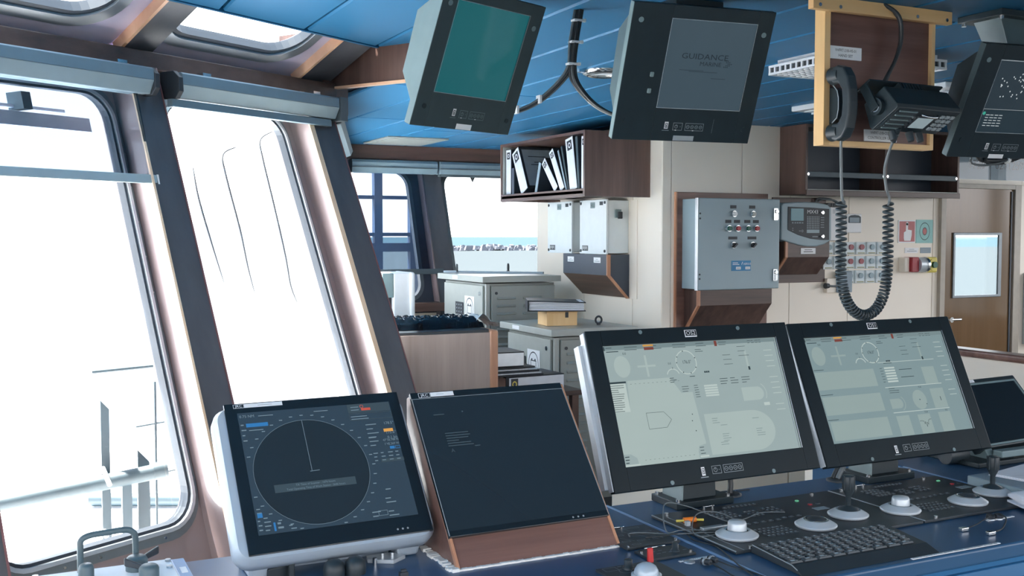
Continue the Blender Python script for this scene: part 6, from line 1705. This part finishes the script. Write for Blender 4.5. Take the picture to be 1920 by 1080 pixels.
# ------------------------------------------------------------------ control panels with knob, trackball and joystick
M['ptop'] = pm('control_panel_black', (44, 52, 58), 0.45, vary=0.05)
def control_panel(label, x0, x1, xk, extra):
    z0 = DZ + .0008; z1 = DZ + .0075
    o = thing('control_panel', label, 'control panel', ((x0 + x1) / 2, 1.9, z0), group='black control panels on the console')
    MB().box(x0, x1, 1.738, 2.058, z0, z1).build('plate', M['ptop'], o, bevel=.0015)
    MB().box(x0, x0 + .002, 1.739, 2.057, z1 - .002, z1 + .0006).build('bright_edge', M['key'], o)
    if extra:
        MB().box(x0 + .022, x0 + .0235, 1.74, 2.02, z1, z1 + .0005).build('seam', M['key'], o)
    for x, y in ((x0 + .035, 2.045), (x1 - .06, 2.045), (x0 + .045, 1.748)):
        MB().cyl((x, y, z1), (x, y, z1 + .004), .005, n=8).build('bolt', M['chrome'], o)
    def kdish(x, y, nm):
        p = MB().lathe([(.0455, .001), (.0475, .0045), (.0475, .006), (.044, .0085), (.037, .0125), (.0295, .0165), (.0275, .0175), (.026, .014), (.001, .013)], (x, y, z1), 36).build(nm, M['alu_l'], o)
        return p
    x = xk
    p = kdish(x, 1.826, 'dial')
    MB().lathe([(.0245, .013), (.0245, .0145), (.001, .0145)], (x, 1.826, z1), 30).build('dial_gap', M['cap_d'], p)
    MB().lathe([(.0215, .014), (.0205, .030), (.0185, .035), (.001, .0355)], (x, 1.826, z1), 30).build('dial_knob', M['alu_l'], p)
    x = xk + .212
    p = kdish(x, 1.812, 'trackball')
    MB().lathe([(.0235, .0145), (.020, .019), (.012, .0225), (.001, .0235)], (x, 1.812, z1), 26).build('ball', M['cap_d'], p)
    MB().lathe([(.0275, .018), (.026, .0188), (.0245, .018), (.0245, .0165), (.0275, .0165)], (x, 1.812, z1), 30).build('ball_ring', M['chrome'], p)
    x = xk + .343
    p = kdish(x, 1.848, 'joystick')
    MB().lathe([(.0245, .0145), (.0225, .019), (.010, .024), (.0065, .026)], (x, 1.848, z1), 22).build('gaiter', M['black'], p)
    MB().lathe([(.0062, .02), (.0062, .046), (.0135, .062), (.0140, .094), (.0125, .097), (.001, .097)], (x, 1.848, z1), 20).build('stick', M['black'], p)
    b = MB()
    for i in range(6):
        a = 2 * PI * i / 6
        b.cyl((x + .0135 * math.cos(a), 1.848 + .0135 * math.sin(a), z1 + .064), (x + .0138 * math.cos(a), 1.848 + .0138 * math.sin(a), z1 + .0965), .0022, n=6)
    b.build('stick_ribs', M['black'], p)
    # keys
    kx = xk - 1.438
    first = []
    def key(x, y, w=.009, d=.007, mat='keycap'):
        nm = (w, d, mat)
        for f in first:
            if f[0] == nm:
                return dup(f[1], o, (x - WM[o.name].translation.x, y - 1.9, z1 - z0))
        k = MB().use(M[mat]).box(-w / 2, w / 2, -d / 2, d / 2, 0, .0022)
        k.use(M['mark']).add([(-w * .36, -d * .22, .0024), (w * .3, -d * .22, .0024), (w * .3, d * .25, .0024), (-w * .36, d * .25, .0024)], [(0, 1, 2, 3)])
        q = k.build('key', None, o, world=False)
        q.location = (x - WM[o.name].translation.x, y - 1.9, z1 - z0)
        first.append((nm, q))
        return q
    for i in range(5):
        for j in range(4):
            key(kx + 1.492 + i * .0125 + j * .002, 2.006 - j * .0165)
    for i in range(8):
        key(kx + 1.56 + i * .0125, 2.030)
    for i in range(3):
        for j in range(3):
            key(kx + 1.580 + i * .0125, 1.978 - j * .0165)
            key(kx + 1.640 + i * .0145, 1.985 - j * .0165)
    for i in range(9):
        key(kx + 1.50 + i * .022, 1.893 + (.0 if i < 6 else .006), .012, .006)
    for i in range(7):
        for j in range(4):
            key(kx + 1.503 + i * .0125, 1.845 - j * .016)
    MB().box(kx + 1.752, kx + 1.790, 1.918, 1.939, z1, z1 + .001).build('label_plate', M['key'], o)
    MB().box(kx + 1.760, kx + 1.768, 2.003, 2.009, z1, z1 + .003).build('lamp', em('green_pilot', (90, 165, 130), 1.0), o)
    MB().box(kx + 1.766, kx + 1.774, 1.962, 1.969, z1, z1 + .003).build('red_key', M['red_d'], o)
    MB().box(kx + 1.79, kx + 1.80, 1.962, 1.968, z1, z1 + .002).build('key', M['keycap'], o)
    for xx in (kx + 1.515, kx + 1.54):
        MB().cyl((xx, 2.052, z1), (xx, 2.052, z1 + .006), .003, n=8).build('screw', M['chrome'], o)
    MB().cyl((kx + 1.515, 2.052, z1 + .004), (kx + 1.545, 2.052, z1 + .004), .0015, n=6).build('grab_bar', M['chrome'], o)
    return o
control_panel('black control panel in front of the OS2 display, with tangled wires over it', 1.366, 1.906, 1.437, True)
control_panel('black control panel in front of the OS1 display, beside the thick folder', 1.911, 2.298, 1.925, False)
# keyboard sunk in front of the left panel
o = thing('keyboard', 'black flat keyboard with pale key legends on the console', 'keyboard', (1.585, 1.66, DZ))
b = MB().hexa([(1.394, 1.563, DZ + .0005), (1.765, 1.563, DZ + .0005), (1.785, 1.7375, DZ + .0005), (1.404, 1.7375, DZ + .0005)], [(1.398, 1.600, DZ + .013), (1.765, 1.600, DZ + .013), (1.785, 1.7375, DZ + .017), (1.406, 1.7375, DZ + .017)])
b.build('case', M['ptop'], o, bevel=.002)
b = MB().tube([(1.406, 1.736, DZ + .0175), (1.398, 1.602, DZ + .0135), (1.396, 1.584, DZ + .0085)], .0011, 6); b.build('bright_edge', M['key'], o)
first = None
rows_ = [(1.722, 15, 1.418, .0235), (1.704, 15, 1.416, .0232), (1.686, 15, 1.420, .0230), (1.668, 15, 1.418, .0230), (1.650, 15, 1.416, .0230), (1.632, 13, 1.416, .0264), (1.614, 9, 1.414, .038)]
kz = lambda y: DZ + .0135 + (y - 1.60) * .0255
for r_, (y, n, xs_, px) in enumerate(rows_):
    for i in range(n):
        x = xs_ + px * i + (y - 1.6) * .06
        wide = n == 9
        if first is None:
            k = MB().use(M['keycap']).hexa([(-.0088, -.0068, 0), (.0088, -.0068, 0), (.0088, .0068, 0), (-.0088, .0068, 0)], [(-.0072, -.0052, .0035), (.0072, -.0052, .0035), (.0072, .0058, .0035), (-.0072, .0058, .0035)])
            k.use(M['mark']).add([(-.005, -.002, .0037), (.001, -.002, .0037), (.001, .004, .0037), (-.005, .004, .0037)], [(0, 1, 2, 3)]).add([(.001, -.004, .0037), (.003, -.004, .0037), (.003, -.001, .0037), (.001, -.001, .0037)], [(0, 1, 2, 3)])
            first = k.build('key', None, o, world=False)
            first.location = (x - 1.585, y - 1.66, kz(y) - DZ)
        else:
            q = dup(first, o, (x - 1.585, y - 1.66, kz(y) - DZ))
            if wide:
                q.scale.x = 1.9

# ------------------------------------------------------------------ small panels left of the joint
o = thing('engraved_panel', 'black engraved alarm panel beside the wooden plinth', 'control panel', (1.235, 1.935, DZ))
MB().box(1.176, 1.312, 1.862, 2.004, DZ + .0005, DZ + .006).build('plate', M['ptop'], o, bevel=.001)
P = Matrix.Translation((0, 0, DZ + .0066)) @ Matrix.Rotation(R(-90), 4, 'X')   # print lies on the desk: local x = X, local z = Y
b = MB(P).use(M['key'])
for x, y, dx in ((1.19, 1.985, .03), (1.235, 1.99, .05), (1.20, 1.95, .02), (1.24, 1.955, .055), (1.19, 1.905, .02), (1.225, 1.90, .03), (1.265, 1.90, .025), (1.285, 1.93, .015), (1.20, 1.88, .02)):
    b.frame(x, x + dx, y - .006, y + .002, .0009)
b.line((1.23, 1.97), (1.275, 1.89), .001).line((1.245, 1.975), (1.29, 1.895), .001).line((1.2, 1.93), (1.22, 1.9), .001)
b.build('print', None, o)
for x, y in ((1.184, 1.868), (1.304, 1.868), (1.245, 1.998)):
    MB().cyl((x, y, DZ + .006), (x, y, DZ + .010), .0045, n=8).build('bolt', M['chrome'], o)
MB().cyl((1.225, 2.0, DZ + .009), (1.252, 1.998, DZ + .009), .002, n=6).build('grab_bar', M['chrome'], o)
o = thing('dimmer_panel', 'small black panel with one dark knob and bright screws', 'control panel', (1.236, 1.806, DZ))
MB().box(1.180, 1.292, 1.776, 1.842, DZ + .0005, DZ + .006).build('plate', M['ptop'], o, bevel=.001)
for x, y in ((1.186, 1.822), (1.286, 1.788), (1.284, 1.834)):
    MB().cyl((x, y, DZ + .006), (x, y, DZ + .010), .004, n=8).build('bolt', M['chrome'], o)
MB().lathe([(.010, 0), (.009, .003), (.0065, .004), (.006, .017), (.0045, .018), (.001, .018)], (1.257, 1.803, DZ + .006), 16).build('knob', M['black'], o)
MB().cyl((1.20, 1.834, DZ + .010), (1.252, 1.834, DZ + .010), .0022, n=6).build('grab_bar', M['chrome'], o)
b = MB(P).use(M['key'])
for x, y in ((1.205, 1.815), (1.225, 1.818), (1.21, 1.80), (1.225, 1.802), (1.24, 1.80), (1.275, 1.80)):
    b.rect(x, x + .01, y, y + .0018)
b.build('print', None, o)
o = thing('trackball_panel', 'black panel with pale trackball, knob and a red-capped switch', 'control panel', (1.12, 1.70, DZ))
MB().box(1.045, 1.185, 1.60, 1.772, DZ + .0005, DZ + .006).build('plate', M['ptop'], o, bevel=.001)
MB().lathe([(.012, 0), (.012, .004), (.009, .005), (.0085, .018), (.007, .0195), (.001, .0195)], (1.105, 1.745, DZ + .006), 18).build('knob', M['black'], o)
p = MB().lathe([(.030, 0), (.030, .004), (.026, .006)], (1.113, 1.692, DZ + .006), 28).build('trackball_ring', M['alu_l'], o)
MB().lathe([(.024, .006), (.0235, .012), (.019, .020), (.010, .0255), (.001, .027)], (1.113, 1.692, DZ + .006), 26).build('ball', M['radar'], p)
MB().box(1.150, 1.162, 1.742, 1.750, DZ + .006, DZ + .012).build('switch_base', M['cap_d'], o)
MB().hexa([(1.150, 1.740, DZ + .012), (1.163, 1.740, DZ + .012), (1.163, 1.748, DZ + .012), (1.150, 1.748, DZ + .012)], [(1.150, 1.742, DZ + .042), (1.162, 1.742, DZ + .042), (1.162, 1.748, DZ + .042), (1.150, 1.748, DZ + .042)]).build('red_switch', M['red'], o, bevel=.002)
b = MB(P).use(M['key']).frame(1.055, 1.085, 1.745, 1.765, .001).rect(1.09, 1.10, 1.762, 1.764).ringf(1.092, 1.735, .012, .013, 0, 20)
b.build('print', None, o)
# ------------------------------------------------------------------ white winch panel at the left end
o = thing('wiper_panel', 'white control panel with grab handle and dark levers below first window', 'control panel', (.15, 2.12, DZ))
MB().box(-.02, .292, 1.95, 2.20, DZ + .0005, DZ + .010).build('plate', M['out_white'], o, bevel=.002)
MB().box(.292, .318, 1.95, 2.20, DZ + .0005, DZ + .008).build('side_strip', M['desk_edge'], o, bevel=.002)
MB().box(.300, .312, 2.10, 2.135, DZ + .008, DZ + .0095).build('label_plate', M['white'], o)
for x, y in ((.01, 2.185), (.285, 2.185), (.282, 2.14), (.04, 2.19)):
    MB().cyl((x, y, DZ + .010), (x, y, DZ + .014), .006, n=10).build('bolt', M['alu'], o)
hp = bez([(.121, 2.185, DZ + .010), (.121, 2.185, DZ + .055), (.123, 2.188, DZ + .072), (.138, 2.188, DZ + .080), (.17, 2.189, DZ + .082), (.205, 2.190, DZ + .083), (.220, 2.190, DZ + .076), (.224, 2.190, DZ + .060), (.224, 2.190, DZ + .010)], 5)
MB().tube(hp, .0062, 12).build('grab_handle', M['side_mid'], o)
for i, (x, y, rr, hh) in enumerate(((.128, 2.135, .0145, .030), (.222, 2.155, .021, .028), (.238, 2.095, .019, .025))):
    k = MB().lathe([(rr, 0), (rr, hh * .7), (rr * .88, hh * .9), (rr * .7, hh), (.001, hh)], (x, y, DZ + .010), 20).build('selector', M['side_mid'], o)
    if i:
        d = (.036, .020) if i == 1 else (-.034, .022)
        MB().hexa([(x + d[0] * .3, y + d[1] * .3 - .006, DZ + .024), (x + d[0] * 1.25, y + d[1] * 1.25 - .006, DZ + .030), (x + d[0] * 1.25, y + d[1] * 1.25 + .006, DZ + .030), (x + d[0] * .3, y + d[1] * .3 + .006, DZ + .024)],
                  [(x + d[0] * .3, y + d[1] * .3 - .006, DZ + .034), (x + d[0] * 1.25, y + d[1] * 1.25 - .006, DZ + .046), (x + d[0] * 1.25, y + d[1] * 1.25 + .006, DZ + .046), (x + d[0] * .3, y + d[1] * .3 + .006, DZ + .034)]).build('lever', M['cap_d'], k, bevel=.003)
b = MB(P @ Matrix.Translation((0, .005, 0))).use(M['key']).rect(.05, .13, 2.172, 2.1735).rect(.14, .19, 2.172, 2.1735).frame(.25, .28, 2.11, 2.16, .001)
b.build('print', None, o)

# ------------------------------------------------------------------ loose wires, sockets and plugs
z = DZ + .009
def w3(pts, r=.0016, dz=0):
    return bez([(x, y, zz + dz) for x, y, zz in pts], 8)
o = thing('usb_cable', 'long thin black wire looping across the joint between console modules', 'cable', (1.45, 1.90, z))
MB().tube(w3([(1.66, 1.93, z + .002), (1.60, 1.945, z + .004), (1.53, 1.92, z + .003), (1.47, 1.90, z + .01), (1.42, 1.98, z + .03), (1.37, 2.0, z + .04), (1.33, 1.955, z + .025), (1.318, 1.92, DZ + .008), (1.345, 1.905, z + .004), (1.40, 1.895, z), (1.43, 1.87, z), (1.40, 1.855, z), (1.36, 1.862, z), (1.37, 1.90, z + .008), (1.41, 1.935, z + .026), (1.45, 1.915, z + .03), (1.465, 1.865, z + .02), (1.44, 1.842, z + .006)]), .0014, 6).build('wire', M['cable_g'], o)
MB().tube(w3([(1.225, 1.93, DZ + .008), (1.235, 1.945, DZ + .009), (1.27, 1.935, DZ + .009), (1.31, 1.915, DZ + .006), (1.345, 1.89, z), (1.40, 1.875, z), (1.44, 1.845, z)]), .0016, 6).build('wire', M['cable_g'], o)
MB().tube(w3([(1.25, 1.905, DZ + .008), (1.30, 1.90, DZ + .008), (1.345, 1.895, z), (1.345, 1.862, DZ + .003), (1.35, 1.84, DZ + .003), (1.36, 1.80, DZ + .003), (1.345, 1.74, DZ + .003), (1.325, 1.68, DZ + .003), (1.30, 1.58, DZ + .003)]), .0016, 6).build('wire', M['cable'], o)
tag(MB().box(1.392, 1.452, 1.888, 1.902, DZ + .0078, DZ + .0155).box(1.450, 1.466, 1.890, 1.900, DZ + .009, DZ + .0145).build('card_reader', M['alu'], bevel=.002), 'small grey metal card stick on the left control panel', 'reader')
o = thing('tag_plug', 'small orange tag plug lying on the left control panel', 'plug', (1.405, 1.965, DZ + .008))
MB().cyl((1.395, 1.967, DZ + .014), (1.425, 1.962, DZ + .014), .0065, n=10).build('body', M['orange'], o)
MB().cyl((1.425, 1.962, DZ + .013), (1.445, 1.960, DZ + .011), .003, n=8).build('tip', M['yellow'], o)
MB().cyl((1.378, 1.972, DZ + .013), (1.395, 1.967, DZ + .013), .003, n=8).build('tip', M['yellow'], o)
MB().box(1.385, 1.395, 1.940, 1.950, DZ + .0078, DZ + .018).build('clip', M['alu_l'], o)
for i, (x, y, lab) in enumerate(((1.256, 1.730, 'pair of dark plugs with wires in sockets below the short label'),)):
    o = thing('socket_pair', lab, 'socket', (x + .02, y, DZ))
    MB().lathe([(.012, 0), (.011, .003), (.001, .003)], (1.250, 1.742, DZ), 14).build('socket', M['alu'], o)
    for px, py in ((1.268, 1.722), (1.288, 1.728)):
        MB().cyl((px, py, DZ + .006), (px + .004, py - .022, DZ + .008), .007, .0055, n=12).build('plug', M['cap_d'], o)
        MB().cyl((px + .001, py - .006, DZ + .0065), (px + .0018, py - .010, DZ + .0067), .0082, n=12).build('plug_collar', M['alu'], o)
    MB().tube(w3([(1.272, 1.700, DZ + .008), (1.276, 1.665, DZ + .004), (1.272, 1.62, DZ + .003), (1.28, 1.57, DZ + .003)]), .0014, 6).build('wire', M['cable'], o)
    MB().tube(w3([(1.292, 1.706, DZ + .008), (1.305, 1.67, DZ + .004), (1.32, 1.63, DZ + .003), (1.325, 1.58, DZ + .003)]), .0014, 6).build('wire', M['cable'], o)
o = thing('usb_sockets', 'two round sockets with dangling silver connectors right of the keyboard', 'socket', (2.09, 1.70, DZ))
for i, (x, y) in enumerate(((2.078, 1.698), (2.100, 1.694))):
    MB().cyl((x, y, DZ), (x, y - .002, DZ + .012), .010, n=14).build('socket', M['cap_d'], o)
    MB().lathe([(.011, 0), (.011, .003), (.009, .004)], (x, y, DZ), 16).build('collar', M['alu'], o)
MB().tube(w3([(2.075, 1.692, DZ + .012), (2.05, 1.685, DZ + .01), (2.0, 1.672, DZ + .004), (1.955, 1.660, DZ + .004)]), .0014, 6).build('strap', M['cable'], o)
MB().tube(w3([(2.100, 1.690, DZ + .012), (2.085, 1.66, DZ + .012), (2.03, 1.625, DZ + .004), (1.985, 1.612, DZ + .004)]), .0018, 6).build('strap', M['cable'], o)
for x, y in ((1.943, 1.655), (1.972, 1.607)):
    MB().box(x - .0105, x + .0105, y - .004, y + .008, DZ + .0005, DZ + .0085).build('connector', M['chrome'], o, bevel=.0015)
# cable glands behind the big displays
for i, (x, y) in enumerate(((1.672, 2.155), (2.035, 2.155))):
    o = thing('cable_gland', ['round cable gland with dark cable beneath the OS2 display', 'round cable gland with pale cable beneath OS1 display, left side'][i], 'gland', (x, y, DZ), group='cable glands in the console top')
    MB().lathe([(.030, 0), (.030, .004), (.022, .006), (.001, .005)], (x, y, DZ), 24).build('gland', M['cap_d'], o)
    if i == 0:
        MB().tube(bez([(x, y, DZ + .005), (x + .004, y + .005, DZ + .04), (x - .01, y + .015, DZ + .09), (x - .03, y + .03, DZ + .13)]), .007, 8).build('cable', M['cable'], o)
        MB().box(x - .03, x + .014, y - .006, y + .02, DZ + .048, DZ + .07).build('connector', M['cap_d'], o, bevel=.003)
    else:
        MB().tube(bez([(x, y, DZ + .005), (x + .02, y + .004, DZ + .03), (x + .05, y + .01, DZ + .055), (x + .09, y + .015, DZ + .075)]), .007, 8).build('cable', M['cable_g'], o)
        MB().tube(bez([(x - .008, y + .01, DZ + .005), (x + .012, y + .014, DZ + .03), (x + .04, y + .02, DZ + .06), (x + .08, y + .02, DZ + .08)]), .006, 8).build('cable', M['cable'], o)
tag(MB().box(1.712, 1.752, 2.175, 2.181, DZ + .0004, DZ + .002).build('slot_plate', M['cap_d']), 'short black slot in the desk behind the OS2 display', 'slot')
